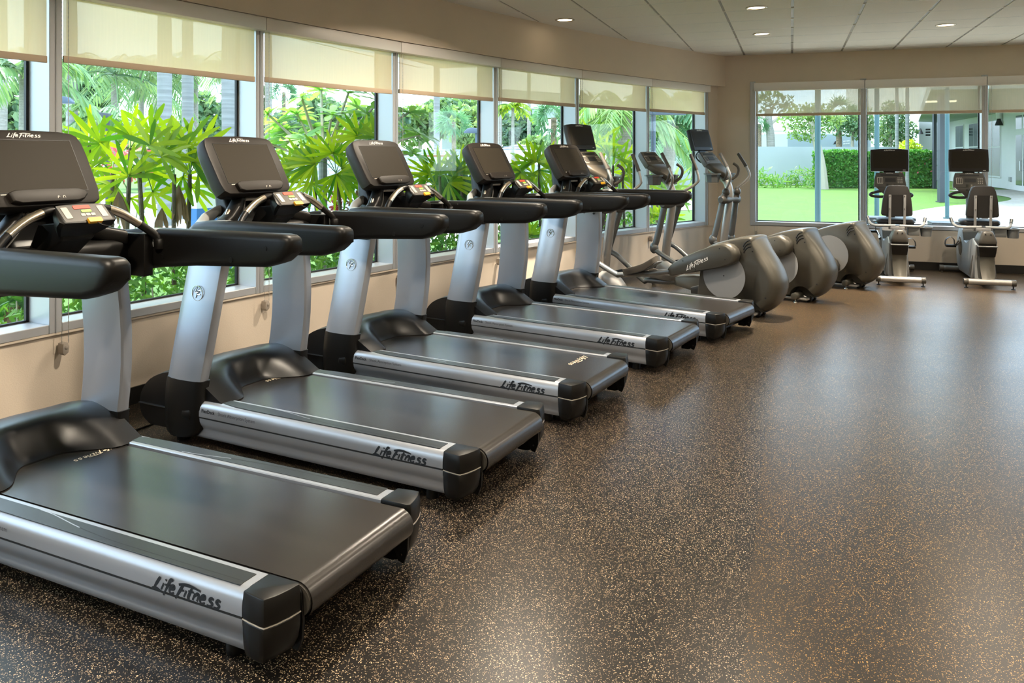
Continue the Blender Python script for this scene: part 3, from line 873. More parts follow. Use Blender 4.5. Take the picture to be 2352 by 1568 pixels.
def console_panel(parent, c, e, n, w=.17, h=.185, mt='bronze_dark'):
    P = lambda x, t, d=0.0: c + Vector((x, 0, 0)) + e * t + n * d
    o = [(-w * 1.08, .0), (w * 1.08, .0), (w * 1.1, .03), (w * 1.02, h * .7), (w * .92, h), (0, h + .006), (-w * .92, h), (-w * 1.02, h * .7), (-w * 1.1, .03)]
    g = G(); g.loft([[P(a * k, h / 2 + (b - h / 2) * k, d) for a, b in o] for d, k in ((.010, .97), (.005, 1), (-.03, 1), (-.06, .9))])
    con = g.build('console', M[mt], parent, angle=32)
    def pl(x0, x1, t0, t1, name, mt, d=.0125):
        g = G(); g.loft([[P((x0 + x1) / 2 + a, (t0 + t1) / 2 + b, dd) for a, b in rrect(x1 - x0, t1 - t0, .004, 2)] for dd in (.0095, d)]); return g.build(name, mt, con)
    pl(-.105, .105, h * .78, h * .88, 'message_display', M['gasket']); pl(-.055, .065, h * .36, h * .62, 'display', M['gasket'])
    fr = pl(-.145, -.078, h * .24, h * .68, 'level_keys', M['key'], .0118)
    for i in range(3): pl(-.135 + i * .019, -.121 + i * .019, h * .28, h * .64, 'level_bar', M['bronze_dark'], .0132)
    for i in range(3):
        for j in range(4): pl(.086 + i * .021, .098 + i * .021, h * (.28 + .11 * j), h * (.34 + .11 * j), 'number_key', M['key'])
    g = G(); g.strokes(WORDMARK, lambda x, y: P(-.04 + x * .0145, h * .94 + y * .008, .0108), .2); g.build('logo_lettering', M['white_ink'], con, recalc=False)
    return con


def make_elliptical(label, pos, rz, crank, far_swing, tv):
    root = thing('elliptical_trainer', label, 'elliptical trainer', (0, 0, 0), 0, 'elliptical trainers beside the treadmills')
    CD = (.180, .358)
    # drive housing
    o = [(.43, .50), (.40, .575), (.345, .622), (.24, .662), (.13, .696), (.02, .722), (-.070, .733), (-.092, .718), (-.10, .70), (-.15, .635), (-.21, .555), (-.27, .465), (-.31, .375), (-.323, .31), (-.315, .25), (-.285, .175), (-.24, .115), (-.19, .07), (-.13, .045),
         (.0, .045), (.20, .047), (.40, .05), (.46, .08), (.47, .16), (.455, .30)]
    c0 = (.06, .38); g = G(); rings = []
    no = len(o); oo = []
    for i in range(no):
        p0, p1, p2, p3 = [Vector((*o[(i + k) % no], 0)) for k in (-1, 0, 1, 2)]
        for k in range(3):
            t = k / 3; q = 0.5 * ((2 * p1) + (p2 - p0) * t + (2 * p0 - 5 * p1 + 4 * p2 - p3) * t * t + (3 * p1 - p0 - 3 * p2 + p3) * t ** 3); oo.append((q.x, q.y))
    def wgt(a, b): return .30 + .70 * min(1, max(0, (-.02 - a) / .14)) * min(1, max(0, (.74 - b) / .16))
    for x, ins in ((-.166, .088), (-.163, .070), (-.155, .050), (-.140, .032), (-.115, .017), (-.075, .006), (0, 0), (.075, .006), (.115, .017), (.140, .032), (.155, .050), (.163, .070), (.166, .088)):
        ring = []
        for a, b in oo:
            v = Vector((c0[0] - a, c0[1] - b)); v.normalize(); k = ins * wgt(a, b); ring.append((x, a + v.x * k, b + v.y * k))
        rings.append(ring)
    g.loft(rings); tree_ = BVHTree.FromPolygons([Vector(q) for q in g.v], g.f); hs = g.build('drive_housing', M['bronze'], root, angle=50)
    for sx in (-1, 1):
        g = G(); g.lathe([(.0, .0), (.206, .0), (.209, -.0025), (.209, -.006), (.0, -.006)] if sx < 0 else [(.0, .0), (.206, .0), (.209, .0025), (.209, .006), (.0, .006)], (sx * .1665 + (sx < 0) * -.002 + (sx > 0) * .002, CD[0], CD[1]), 'x', 48)
        dk = g.build('drive_disc', M['disc'], root, angle=30)
        g = G(); g.cyl((sx * .176, CD[0], CD[1]), (sx * .1735, CD[0], CD[1]), .006, 10); g.build('hub_screw', M['gasket'], dk)
        def skin(y, z):
            h = tree_.ray_cast(Vector((sx * 1.0, y, z)), Vector((-sx, 0, 0)))
            return h[0].x if h[0] is not None else sx * .12
        for i in range(3):
            p = [Vector((0, q[0], q[1])) for q in ((-.072 - .006 * i, .698 - .027 * i), (-.048 - .004 * i, .690 - .028 * i), (-.024 - .003 * i, .668 - .028 * i), (-.006 - .004 * i, .636 - .027 * i))]
            p = [Vector((skin(q.y, q.z), q.y, q.z)) for q in catmull(p, 4)]
            g = G(); g.tube(p, .0062, 6); g.build('vent_slot', M['gasket'], hs)
        for (yy, zz) in ((-.095, .60), (-.215, .20), (.33, .57)):
            g = G(); sk = skin(yy, zz); g.cyl((sk - sx * .004, yy, zz), (sk + sx * .0012, yy, zz), .0075, 10); g.build('screw_hole', M['gasket'], hs)
        g = G(); rc = [(.125 * cos(radians(a)) - .055, .03 + .135 * sin(radians(a))) for a in range(0, 181, 9)] + [(-.18, -.05), (.07, -.05)]
        g.prism(rc, sx * .045, sx * .30, 'x'); cut(hs, g.build('cutter', M['bronze'], None, bevel=.012, seg=2, smooth=False))
    g = G(); g.prism([(.44, .09), (.56, .10), (.57, .20), (.45, .235)], -.10, .10, 'x'); g.build('housing_nose', M['bronze_dark'], root, bevel=.008)
    # floor frame
    g = G(); g.box(-.035, .035, .40, 1.52, .035, .085); g.box(-.14, .14, -.1, .45, .022, .045)
    fm = g.build('base_frame', M['tube'], root, bevel=.006)
    g = G(); g.tube([(-.20, 0, .062), (.20, 0, .062)], .034, 20); rs = g.build('rear_stabilizer', M['bronze'], root, bevel=.004)
    for sx in (-1, 1):
        g = G(); g.lathe([(.0, 0), (.02, 0), (.018, .006), (.006, .010), (.006, .03)], (sx * .165, 0, 0), 'z', 12); g.build('levelling_foot', M['chrome'], rs)
        g = G(); g.tube([(sx * .045 - .016, -.085, .030), (sx * .045 + .016, -.085, .030)], .030, 18); g.build('transport_wheel', M['black'], root, bevel=.004)
        g = G(); g.tube([(sx * .045 - .02, -.085, .030), (sx * .045 + .02, -.085, .030)], .010, 12); g.tube([(sx * .045, -.085, .034), (sx * .045, -.01, .06)], .010, 8); g.build('wheel_bracket', M['chrome'], root)
    g = G(); g.tube([(-.29, 1.62, .055), (.29, 1.62, .055)], .036, 18); fs = g.build('front_stabilizer', M['tube'], root, bevel=.004)
    for sx in (-1, 1):
        g = G(); g.tube([(sx * .25, 1.62, .055), (sx * .295, 1.62, .055)], .039, 18); g.cyl((sx * .26, 1.62, 0), (sx * .26, 1.62, .03), .02, 12); g.build('end_cap', M['bronze_dark'], fs)
    g = G(); rings = []
    for y, z, w_, h_ in ((1.40, .085, .10, .09), (1.46, .11, .15, .15), (1.55, .135, .18, .20), (1.64, .145, .18, .22), (1.72, .12, .15, .16), (1.75, .10, .10, .09)):
        rings.append([(a, y, z + b) for a, b in rrect(w_, h_, min(w_, h_) * .42, 5)])
    g.loft(rings); g.build('mast_foot', M['disc'], root, angle=50)
    # mast
    mp = catmull([(0, 1.645, .18), (0, 1.622, .42), (0, 1.575, .72), (0, 1.545, .93), (0, 1.555, 1.05), (0, 1.60, 1.14), (0, 1.67, 1.20)], 6)
    g = G(); g.tube(mp, .048, 18); g.build('mast', M['tube'], root, angle=50)
    # pivot with moving arms
    PV = (1.545, .905)
    g = G(); g.tube([(-.20, PV[0], PV[1]), (-.17, PV[0], PV[1]), (-.10, PV[0], PV[1]), (0, PV[0], PV[1]), (.10, PV[0], PV[1]), (.17, PV[0], PV[1]), (.20, PV[0], PV[1])], [.035, .058, .052, .050, .052, .058, .035], 18)
    g.build('pivot_housing', M['bronze_dark'], root, angle=50)
    joints = {}
    for sx in (-1, 1):
        sw = 0.0 if sx < 0 else far_swing
        T3 = lambda x, y, z: Vector((sx * x, *rot2((y, z), PV, sw)))
        g = G(); g.tube(catmull([T3(.15, 1.545, .90), T3(.165, 1.575, .75), T3(.185, 1.615, .55), T3(.20, 1.645, .43)], 4), .036, 16)
        arm = g.build('swing_arm', M['arm'], root, angle=50)
        g = G(); g.sphere(T3(.125, 1.515, 1.0), .048, 16, 10, 0, (1, 1, 1.05)); g.tube([T3(.14, 1.545, .905), T3(.125, 1.515, 1.0)], [.05, .035], 14); g.build('ball_joint', M['bronze_dark'], arm, angle=50)
        up_ = catmull([T3(.125, 1.512, 1.03), T3(.135, 1.495, 1.065), T3(.18, 1.435, 1.125), T3(.215, 1.400, 1.185), T3(.222, 1.405, 1.235), T3(.218, 1.455, 1.33), T3(.212, 1.50, 1.40), T3(.205, 1.55, 1.475)], 5)
        g = G(); g.tube(up_, .0155, 14); hb = g.build('handle_bar', M['tube'], arm, angle=50)
        g = G(); g.tube(up_[-11:], .0195, 14); g.tube([up_[-12], up_[-11]], [.022, .022], 14); g.build('rubber_grip', M['grip'], hb, angle=50)
        jb = T3(.205, 1.652, .395); joints[sx] = jb
        g = G(); g.sphere(jb + Vector((0, .0, .012)), .052, 16, 10, 0, (.9, 1, 1.25)); g.build('arm_knuckle', M['arm'], arm, angle=50)
        g = G(); g.lathe([(.0, -.004), (.024, -.004), (.024, .05), (.0, .05)], (sx * .205 - .023, jb.y - .02, jb.z - .01), 'x', 14); g.build('knuckle_bearing', M['gasket'], arm)
    # cranks, covers, pedal arms, pedals
    for sx in (-1, 1):
        cy_, cz_ = crank if sx < 0 else (2 * CD[0] - crank[0], 2 * CD[1] - crank[1])
        jb = joints[sx]
        d = Vector((0, jb.y - cy_ - .4, (.36 if cz_ > CD[1] else .20) - cz_)).normalized()
        # cover from the crank end forwards
        fwd = Vector((0, 1, -.36 if cz_ > CD[1] else .06)).normalized(); upv = Vector((0, -fwd.z, fwd.y))
        Q = lambda a, b, x: Vector((sx * x, cy_ + fwd.y * a + upv.y * b, cz_ + fwd.z * a + upv.z * b))
        oc = [(.655, .040), (.60, .066), (.45, .098), (.28, .113), (.10, .118), (.0, .108), (-.055, .075), (-.088, .02), (-.085, -.03), (-.055, -.075), (-.01, -.095), (.10, -.095), (.30, -.075), (.50, -.055), (.64, -.042), (.66, -.03)]
        g = G(); g.loft([[Q(.28 + (a - .28) * k, b * k, x) for a, b in oc] for x, k in ((.178, .93), (.192, .985), (.22, 1.0), (.262, .985), (.282, .94), (.290, .86))])
        cv = g.build('crank_cover', M['bronze'], root, angle=45)
        if sx < 0:
            g = G(); g.strokes(WORDMARK, lambda x, y: Q(.44 - x * .0445, -.030 + x * .006 + y * .040, .2912), .17); g.build('logo_lettering', M['white_ink'], cv, recalc=False)
        for (a, b) in ((.05, .085), (.03, -.045), (.45, .075), (.63, .03), (.35, -.06)):
            g = G(); g.cyl(Q(a, b * .82, .288), Q(a, b * .82, .2912), .006, 8); g.build('screw_hole', M['gasket'], cv)
        a0 = Q(.60, .0, .235); low = Vector((sx * .235, 1.27, a0.z - .10 if cz_ > CD[1] else a0.z - .03))
        g = G(); g.tube(catmull([a0, a0 * .55 + low * .45 + Vector((0, 0, -.008)), low, low + Vector((-sx * .0, .06, .0)), Vector((sx * .225, jb.y - .12, jb.z - .055)), Vector((sx * .205, jb.y - .01, jb.z - .01))], 6), .027, 14)
        pa = g.build('pedal_arm', M['arm'], root, angle=50)
        # pedal: dished tray with a rim
        tilt = Vector((0, 1, -.30 if cz_ > CD[1] else .10)).normalized(); tup = Vector((0, -tilt.z, tilt.y))
        pc = a0 * .42 + low * .58 + Vector((sx * .01, 0, .035))
        P3 = lambda x, a, b: pc + Vector((x, 0, 0)) + tilt * a + tup * b
        ring = []
        for k in range(28):
            t = 2 * pi * k / 28; ca, sa = cos(t), sin(t)
            ring.append((.078 * (abs(ca) ** .6) * (1 if ca >= 0 else -1), .215 * (abs(sa) ** .7) * (1 if sa >= 0 else -1)))
        crv = lambda a: .05 * max(0, (-a - .02) / .2) ** 1.6 if cz_ > CD[1] else .02 * (a / .2) ** 2
        g = G(); L0 = []
        for k, h_ in ((.96, -.012), (1.0, -.006), (1.0, .045), (.96, .047), (.90, .042), (.90, .004), (.5, .002), (.05, .002)):
            L0.append([P3(x * k, a * k, h_ + crv(a)) for x, a in ring])
        g.loft(L0); g.build('pedal', M['grip'], root, angle=45)
        g = G(); g.loft([[P3(x, a, -.018 + b + crv(a)) for x, b in ((-.05, 0), (.05, 0), (.05, .008), (-.05, .008))] for a in (-.22, -.1, 0, .12, .2)]); g.build('pedal_plate', M['disc'], pa)
    # console group
    e = Vector((0, .133, .157)).normalized(); n = Vector((0, -e.z, e.y))
    console_panel(root, Vector((0, 1.757, 1.330)), e, n, .155, .205, 'taupe')
    g = G(); rings = []
    for y, z, w_, h_ in ((1.80, 1.335, .31, .05), (1.76, 1.315, .32, .06), (1.70, 1.275, .28, .06), (1.63, 1.225, .17, .06), (1.58, 1.185, .10, .06), (1.55, 1.16, .08, .05)):
        rings.append([(a, y - b * .5, z + b) for a, b in rrect(w_, h_, .02, 3)])
    g.loft(rings); bk = g.build('book_rest', M['taupe'], root, angle=40)
    g = G()
    g.loft([[(a, 1.70 + b * .3, 1.295 + b) for a, b in rrect(.16, .012, .004, 2)] for _ in (0,)] + [[(a, 1.66 + b * .3, 1.268 + b) for a, b in rrect(.14, .012, .004, 2)]])
    g.build('key_strip', M['gasket'], bk)
    g = G(); g.loft([[(a, y, z + b) for a, b in rrect(w_, .10, .03, 3)] for y, z, w_ in ((1.86, 1.36, .10), (1.80, 1.30, .16), (1.73, 1.24, .15), (1.66, 1.19, .10))]); g.build('console_back', M['tube'], root, angle=50)
    for sx in (-1, 1):
        cs = [(.088 * cos(t), .102 * sin(t)) for t in [2 * pi * k / 8 + pi / 8 for k in range(8)]]
        g = G(); L0 = [[(sx * .165 + a * k, 1.685 + b * k, z) for a, b in cs] for k, z in ((.72, 1.115), (.80, 1.12), (.93, 1.21), (1.08, 1.212), (1.08, 1.228), (.90, 1.228), (.72, 1.135), (.1, 1.134))]
        g.loft(L0); g.build('cup_holder', M['cup'], root, angle=25)
        hp = catmull([(sx * .055, 1.60, 1.145), (sx * .085, 1.56, 1.155), (sx * .12, 1.515, 1.20), (sx * .125, 1.492, 1.265), (sx * .115, 1.505, 1.315), (sx * .095, 1.55, 1.352)], 6)
        g = G(); g.tube(hp, .0165, 14); g.build('fixed_handle', M['grip'], root, angle=50)
    root.location = (pos[0], pos[1], 0); root.rotation_euler = (0, 0, rz)
    if tv:
        e2 = Vector((0, .082, .276)).normalized(); n2 = Vector((0, -e2.z, e2.y))
        tv_set(root, Vector((0, 1.925, 1.515)), e2, n2)
        g = G(); g.tube(catmull([(-.06, 1.96, 1.50), (-.09, 1.98, 1.44), (-.08, 1.93, 1.37), (-.03, 1.86, 1.34)], 6), .006, 6); g.tube(catmull([(-.05, 1.97, 1.50), (-.05, 1.99, 1.42), (-.03, 1.92, 1.36), (0, 1.85, 1.33)], 6), .005, 6)
        g.build('screen_cable', M['cord'], root)
    return root


make_elliptical('elliptical trainer with a screen next to the farthest treadmill, wordmark cover in full view', (-.3427, 7.5876), 1.156, (.090, .567), .20, True)
make_elliptical('middle elliptical trainer, the one without a screen on top', (.1136, 8.5412), 1.1211, (.085, .560), .20, False)
make_elliptical('elliptical trainer nearest the room corner, its silver disc mostly uncovered', (.6431, 9.5796), 1.0862, (.135, .235), 0.0, True)


# ------------------------------------------------------------------ recumbent bikes (x across, y towards the window)
def make_bike(label, x, y, pedal_a):
    root = thing('recumbent_bike', label, 'exercise bike', (x, y, 0), 0, 'recumbent bikes facing the back windows')
    g = G(); g.tube([(-.25, -.03, .071), (.25, -.03, .071)], .033, 20); st = g.build('rear_stabilizer', M['tube'], root)
    for sx in (-1, 1):
        g = G(); g.tube([(sx * .205, -.03, .071), (sx * .252, -.03, .071)], .0355, 20); g.build('end_cap', M['bronze_dark'], st, bevel=.004)
        g = G(); g.lathe([(0, 0), (.022, 0), (.02, .008), (.007, .012), (.007, .045)], (sx * .225, -.03, 0), 'z', 12); g.build('levelling_foot', M['black'], st)
    g = G(); g.tube([(-.29, 1.20, .055), (.29, 1.20, .055)], .032, 18); fs = g.build('front_stabilizer', M['arm'], root)
    for sx in (-1, 1):
        g = G(); g.tube([(sx * .25, 1.20, .055), (sx * .295, 1.20, .055)], .037, 18); g.cyl((sx * .27, 1.20, 0), (sx * .27, 1.20, .03), .02, 12); g.build('end_cap', M['bronze_dark'], fs)
    # rear tail of the body: narrow, slightly curved
    g = G(); rings = []
    for z, y0, w_ in ((.085, -.005, .118), (.12, .02, .130), (.2, .055, .142), (.28, .07, .146), (.335, .072, .146)):
        rings.append([(-w_ / 2, y0 + .012, z), (-w_ / 4, y0 + .003, z), (0, y0 - .004, z), (w_ / 4, y0 + .003, z), (w_ / 2, y0 + .012, z), (w_ / 2 + .01, .45, z), (-w_ / 2 - .01, .45, z)])
    g.loft(rings); tail = g.build('tail_shroud', M['bronze'], root, angle=30)
    g = G(); g.box(-.0016, .0016, -.006, .07, .09, .335); g.build('shroud_seam', M['gasket'], tail) if False else None
    # main flanks
    side = [(.20, .07), (.42, .05), (1.10, .05), (1.22, .12), (1.26, .26), (1.22, .42), (1.12, .56), (1.02, .60), (.86, .58), (.78, .45), (.62, .44), (.30, .52), (.12, .46), (.20, .30)]
    g = G(); g.loft([[(x_, .72 + (a - .72) * k, .32 + (b - .32) * k) for a, b in side] for x_, k in ((-.105, .93), (-.095, .985), (-.06, 1), (.06, 1), (.095, .985), (.105, .93))])
    body = g.build('body_shroud', M['shoulder'], root, angle=35)
    for sx in (-1, 1):
        g = G(); poly = [(.24, .345), (.30, .352), (.40, .075), (.26, .070)]
        g.loft([[(sx * (xx - .028 * (b > .2)), a, b) for a, b in poly] for xx in (.100, .128)]); pn = g.build('step_panel', M['disc'], root, bevel=.006)
        g = G(); ins = [(.258, .325), (.285, .328), (.365, .10), (.272, .095)]
        g.loft([[(sx * (.1285 - .028 * (b > .2) * .92), a, b) for a, b in ins], [(sx * (.1310 - .028 * (b > .2) * .92), a, b) for a, b in ins]]); g.build('panel_inset', M['bronze_dark'], pn)
        g = G(); g.lathe([(.0, .0), (.11, .0), (.115, -sx * .004), (.0, -sx * .004)], (sx * .108, .98, .36), 'x', 32); g.build('crank_disc', M['bronze'], body)
    # rail end: dark band, lip and capped nose
    g = G(); g.loft([[(-.086 * k, y0, z), (0, y0 - .006, z), (.086 * k, y0, z), (.086 * k, .40, z), (-.086 * k, .40, z)] for z, k, y0 in ((.335, .88, .066), (.39, .96, .052), (.445, 1.02, .045))]); g.build('tail_band', M['black'], root, angle=30)
    g = G(); g.loft([[(-.092, y0, z), (0, y0 - .008, z), (.092, y0, z), (.092, .42, z), (-.092, .42, z)] for z, y0 in ((.443, .038), (.452, .034), (.456, .045))]); g.build('tail_lip', M['shoulder'], root, angle=30)
    g = G(); g.loft([[(-.085, y0, z), (0, y0 - .006, z), (.085, y0, z), (.085, .40, z), (-.085, .40, z)] for z, y0 in ((.455, .06), (.485, .055))]); g.build('rail_shadow_gap', M['black'], root)
    g = G(); rings = []
    for z, w_, y0, y1 in ((.482, .178, .035, .30), (.50, .182, .03, .30), (.53, .168, .03, .29), (.57, .140, .032, .27), (.60, .120, .036, .24), (.615, .10, .045, .20), (.622, .07, .06, .16)):
        rings.append([(a, (y0 + y1) / 2 + b, z) for a, b in rrect(w_, y1 - y0, .03, 4)])
    g.loft(rings); nose = g.build('rail_nose', M['bronze_dark'], root, angle=40)
    for sx in (-1, 1):
        g = G(); g.cyl((sx * .026, .034, .583), (sx * .026, .0285, .583), .0075, 12); g.build('bolt_hole', M['gasket'], nose)
    g = G(); g.prism([(.20, .60), (.75, .44), (.75, .40), (.20, .55)], -.045, .045, 'x'); g.build('seat_rail', M['gasket'], root)
    # seat
    g = G(); g.box(-.075, .075, .25, .45, .60, .635); g.build('seat_carriage', M['disc'], root, bevel=.004)
    g = G(); rings = []
    for y_, w_, h_ in ((.34, .20, .02), (.36, .34, .05), (.42, .40, .065), (.55, .40, .07), (.68, .36, .06), (.74, .28, .03)):
        rings.append([(a, y_, .682 + b - .03 * (y_ > .6) * 0) for a, b in rrect(w_, h_, min(w_, h_) * .4, 4)])
    g.loft(rings); g.build('seat_cushion', M['seat'], root, angle=50)
    so = [(-.165, .775), (-.160, .85), (-.148, .95), (-.128, 1.045), (-.108, 1.092), (-.08, 1.105), (0, 1.108), (.08, 1.105), (.108, 1.092), (.128, 1.045), (.148, .95), (.160, .85), (.165, .775), (.155, .757), (.10, .748), (0, .744), (-.10, .748), (-.155, .757)]
    lean = lambda z: .30 + (z - .75) * -.10
    g = G(); g.loft([[(a * k, lean(.93 + (b - .93) * k) + dy - .10 * a * a, .93 + (b - .93) * k) for a, b in so] for dy, k in ((.012, .96), (.018, 1.0), (.055, 1.0), (.075, .95), (.085, .80))])
    g.build('backrest', M['seat'], root, angle=50)
    g = G(); g.loft([[(a * k, lean(.93 + (b - .93) * k) + dy - .10 * a * a, .93 + (b - .93) * k) for a, b in so] for dy, k in ((.002, .955), (.004, .98), (.018, .985))])
    sh = g.build('backrest_shell', M['seat_shell'], root, angle=40)
    g = G(); g.loft([[(a, lean(z) + dy, z) for a, z in ((-.075, .752), (.075, .752), (.072, 1.0), (-.072, 1.0))] for dy in (-.004, .004)]); g.build('shell_recess', M['seat'], sh)
    for sx in (-1, 1):
        g = G(); g.loft([[(sx * .077 + a, lean(z) - .012 + b, z) for a, b in ((-.0135, -.004), (.0135, -.004), (.0135, .004), (-.0135, .004))] for z in (.60, .68, .80, 1.0)])
        bar = g.build('backrest_strut', M['disc'], root, bevel=.002)
        for z in (.985, .84, .66):
            g = G(); g.cyl((sx * .077, lean(z) - .016, z), (sx * .077, lean(z) - .021, z), .006, 10); g.build('bolt', M['chrome'], bar)
        hp = catmull([(sx * .02, .27, .645), (sx * .12, .27, .642), (sx * .215, .28, .640), (sx * .27, .32, .652), (sx * .292, .37, .685), (sx * .305, .40, .73)], 6)
        g = G(); g.tube(hp, .0155, 14); sb = g.build('side_handle', M['shoulder'], root, angle=50)
        g = G(); g.tube(hp[-7:], .0185, 14); g.build('rubber_grip', M['arm'], sb, angle=50)
        g = G(); g.tube(catmull([(sx * .10, .40, .655), (sx * .17, .46, .672), (sx * .22, .56, .672), (sx * .2, .68, .668)], 5), .010, 10); g.build('seat_frame_bar', M['disc'], root, angle=50)
    g = G(); g.loft([[(.115 + .118 * (a + .5), .34 + b * .12, z) for a, b in ((-.5, -.5), (.5, -.5), (.5, .5), (-.5, .5))] for z in (.535, .628)])
    tr = g.build('accessory_tray', M['cup'], root, bevel=.006)
    g = G(); g.lathe([(.0, .0), (.054, .0), (.063, .094), (.072, .096), (.072, .108), (.058, .108), (.050, .012), (.0, .012)], (.305, .34, .526), 'z', 24); g.build('cup_holder', M['cup'], root, angle=30)
    g = G(); g.box(.11, .30, .275, .40, .622, .632); g.build('tray_rim', M['cup'], tr, bevel=.003)
    # mast, console, screen
    g = G(); g.loft([[(a, y_ + b, z) for a, b in rrect(w_, .075, .02, 3)] for y_, z, w_ in ((.93, .42, .10), (.93, .60, .10), (.95, .85, .095), (.98, 1.02, .09), (1.01, 1.10, .08))])
    g.build('mast', M['bronze'], root, angle=45)
    e = Vector((0, .06, .19)).normalized(); n = Vector((0, -e.z, e.y))
    console_panel(root, Vector((0, .985, 1.058)), e, n, .165, .185)
    g = G(); g.loft([[(x_ * k, yy, z) for x_ in () ] or [(-w_, y0, z), (w_, y0, z), (w_, y0 + .06, z), (-w_, y0 + .06, z)] for z, w_, y0, k in ((1.066, .17, .955, 1), (1.03, .135, .94, 1), (.975, .075, .935, 1), (.94, .05, .94, 1))])
    lc = g.build('lower_console', M['bronze_dark'], root, bevel=.006)
    for i in range(4):
        g = G(); g.cyl((-.04 + i * .027, .944, 1.035), (-.04 + i * .027, .934, 1.035), .008, 10); g.build('entertainment_key', M['gasket'], lc)
    for sx in (-1, 1):
        lp = catmull([(sx * .06, .93, .945), (sx * .14, .885, .945), (sx * .205, .87, .953), (sx * .232, .885, .968), (sx * .215, .915, .985), (sx * .14, .95, 1.005), (sx * .09, .96, 1.01)], 6)
        g = G(); g.tube(lp, .0165, 12); g.build('console_handle', M['seat_shell'], root, angle=50)
    e2 = Vector((0, .03, .28)).normalized(); n2 = Vector((0, -e2.z, e2.y))
    tv_set(root, Vector((0, 1.05, 1.252)), e2, n2)
    # cranks and pedals
    for sx in (-1, 1):
        a = pedal_a + (0 if sx < 0 else pi)
        c = Vector((sx * .115, .92, .43)); p = c + Vector((sx * .03, .14 * cos(a), .14 * sin(a)))
        g = G(); g.tube([c, p], [.020, .013], 10); ca = g.build('crank_arm', M['chrome'], root, angle=50)
        g = G(); g.box(min(p.x, p.x + sx * .11), max(p.x, p.x + sx * .11), p.y - .05, p.y + .05, p.z - .016, p.z + .012)
        pd = g.build('pedal', M['black'], ca, bevel=.006)
        g = G(); rg = catmull([(p.x + sx * .012, p.y, p.z + .01), (p.x + sx * .018, p.y, p.z + .075), (p.x + sx * .06, p.y, p.z + .105), (p.x + sx * .105, p.y, p.z + .07), (p.x + sx * .115, p.y, p.z + .01)], 5)
        g.loft([[(q.x + dx, q.y + dy, q.z) for dx, dy in ((-.003, -.03), (.003, -.03), (.003, .03), (-.003, .03))] for q in rg]); g.build('toe_strap', M['cord'], pd)
    return root


make_bike('recumbent bike nearer the room corner, its left pedal raised', 1.153, 9.865, .6)
make_bike('recumbent bike farther from the room corner, its left pedal lowered', 2.04, 9.96, -.6)
# ------------------------------------------------------------------ garden materials
M['lady'] = leafmat('lady_palm_leaf', (.05, .20, .015), (.40, .50, .015), .38, .6)
M['lady_dark'] = leafmat('deep_green_leaf', (.03, .13, .03), (.09, .24, .05), .35, .35)
M['dry'] = leafmat('dry_leaf', (.14, .09, .055), (.25, .17, .10), .7, .2, (1, .9, .7))
M['stem'] = pbr('fibrous_stem', (.10, .08, .055), .85, bump=(60, .8, .01))
M['frangi'] = leafmat('frangipani_leaf', (.16, .40, .10), (.34, .55, .16), .4, .45)
M['branch'] = pbr('grey_branch', (.40, .36, .29), .8, bump=(40, .5, .01))
M['royal'] = pbr('royal_palm_trunk', (.20, .21, .21), .85, bump=(9, .4, .03), var=(9, .38, (.05, .05, 1.3)))
M['palm_trunk'] = pbr('palm_trunk', (.26, .25, .22), .9, bump=(18, .9, .04), var=(10, .3, (.2, .2, 4)))
M['boots'] = pbr('palm_boots', (.22, .17, .11), .9, bump=(14, 1.0, .08), var=(12, .5))
M['crownshaft'] = pbr('crownshaft', (.16, .30, .10), .5)
M['feather'] = leafmat('feather_frond', (.08, .20, .085), (.19, .31, .14), .4, .4)
M['fanpalm'] = leafmat('fan_palm_leaf', (.07, .22, .11), (.17, .33, .17), .45, .35, (1.1, 1.15, .8))
M['tree_a'] = leafmat('tree_leaf_a', (.07, .17, .085), (.19, .30, .15), .5, .4)
M['tree_b'] = leafmat('tree_leaf_b', (.13, .26, .08), (.29, .40, .16), .5, .45)
M['tree_c'] = leafmat('tree_leaf_c', (.055, .13, .085), (.13, .22, .14), .5, .35)
M['hedge'] = leafmat('hedge_leaf', (.03, .17, .03), (.13, .36, .06), .4, .35)
M['lime'] = leafmat('lime_leaf', (.38, .52, .03), (.55, .66, .06), .4, .45)
M['border'] = leafmat('border_leaf', (.09, .24, .06), (.26, .37, .11), .45, .45)
M['shrub'] = leafmat('low_shrub_leaf', (.05, .20, .03), (.18, .38, .05), .4, .4)
M['pink'] = leafmat('pink_leaf', (.55, .10, .12), (.60, .26, .24), .5, .4, (1.1, .8, .8))
M['soil'] = pbr('bounce_gravel', (.50, .46, .40), .95, bump=(50, 1, .03), var=(60, .3))  # bed ground made pale so it reflects daylight indoors
M['lawn'] = pbr('lawn_grass', (.058, .140, .008), .85, bump=(60, .8, .03), var=(1.4, .16))
M['deck'] = pbr('pool_deck', (.56, .54, .52), .8, var=(3, .08))
M['path'] = pbr('concrete_path', (.42, .42, .41), .85, var=(4, .05))
M['bwall'] = pbr('rendered_wall', (.39, .425, .45), .85, bump=(40, .1, .01), var=(1, .04))
M['white'] = pbr('white_render', (.66, .655, .64), .8, var=(2, .03))
M['soffit'] = pbr('grey_soffit', (.30, .33, .34), .7)
M['teal'] = pbr('teal_paint', (.028, .082, .098), .4)
M['post_dark'] = pbr('charcoal_paint', (.030, .037, .048), .45)
M['slate'] = pbr('slate_paint', (.055, .085, .13), .5)
M['win_dark'] = pbr('far_window_pane', (.035, .06, .075), .08, spec=.8)
M['container'] = pbr('grey_cladding', (.30, .36, .40), .6)
M['wood'] = pbr('red_brown_wood', (.24, .11, .06), .7)
M['canvas'] = fabricmat('umbrella_canvas', (.85, .86, .84), .02, .45)
M['blue'] = pbr('blue_paint', (.03, .14, .42), .5)
M['bench'] = pbr('dark_bench', (.022, .028, .036), .5)
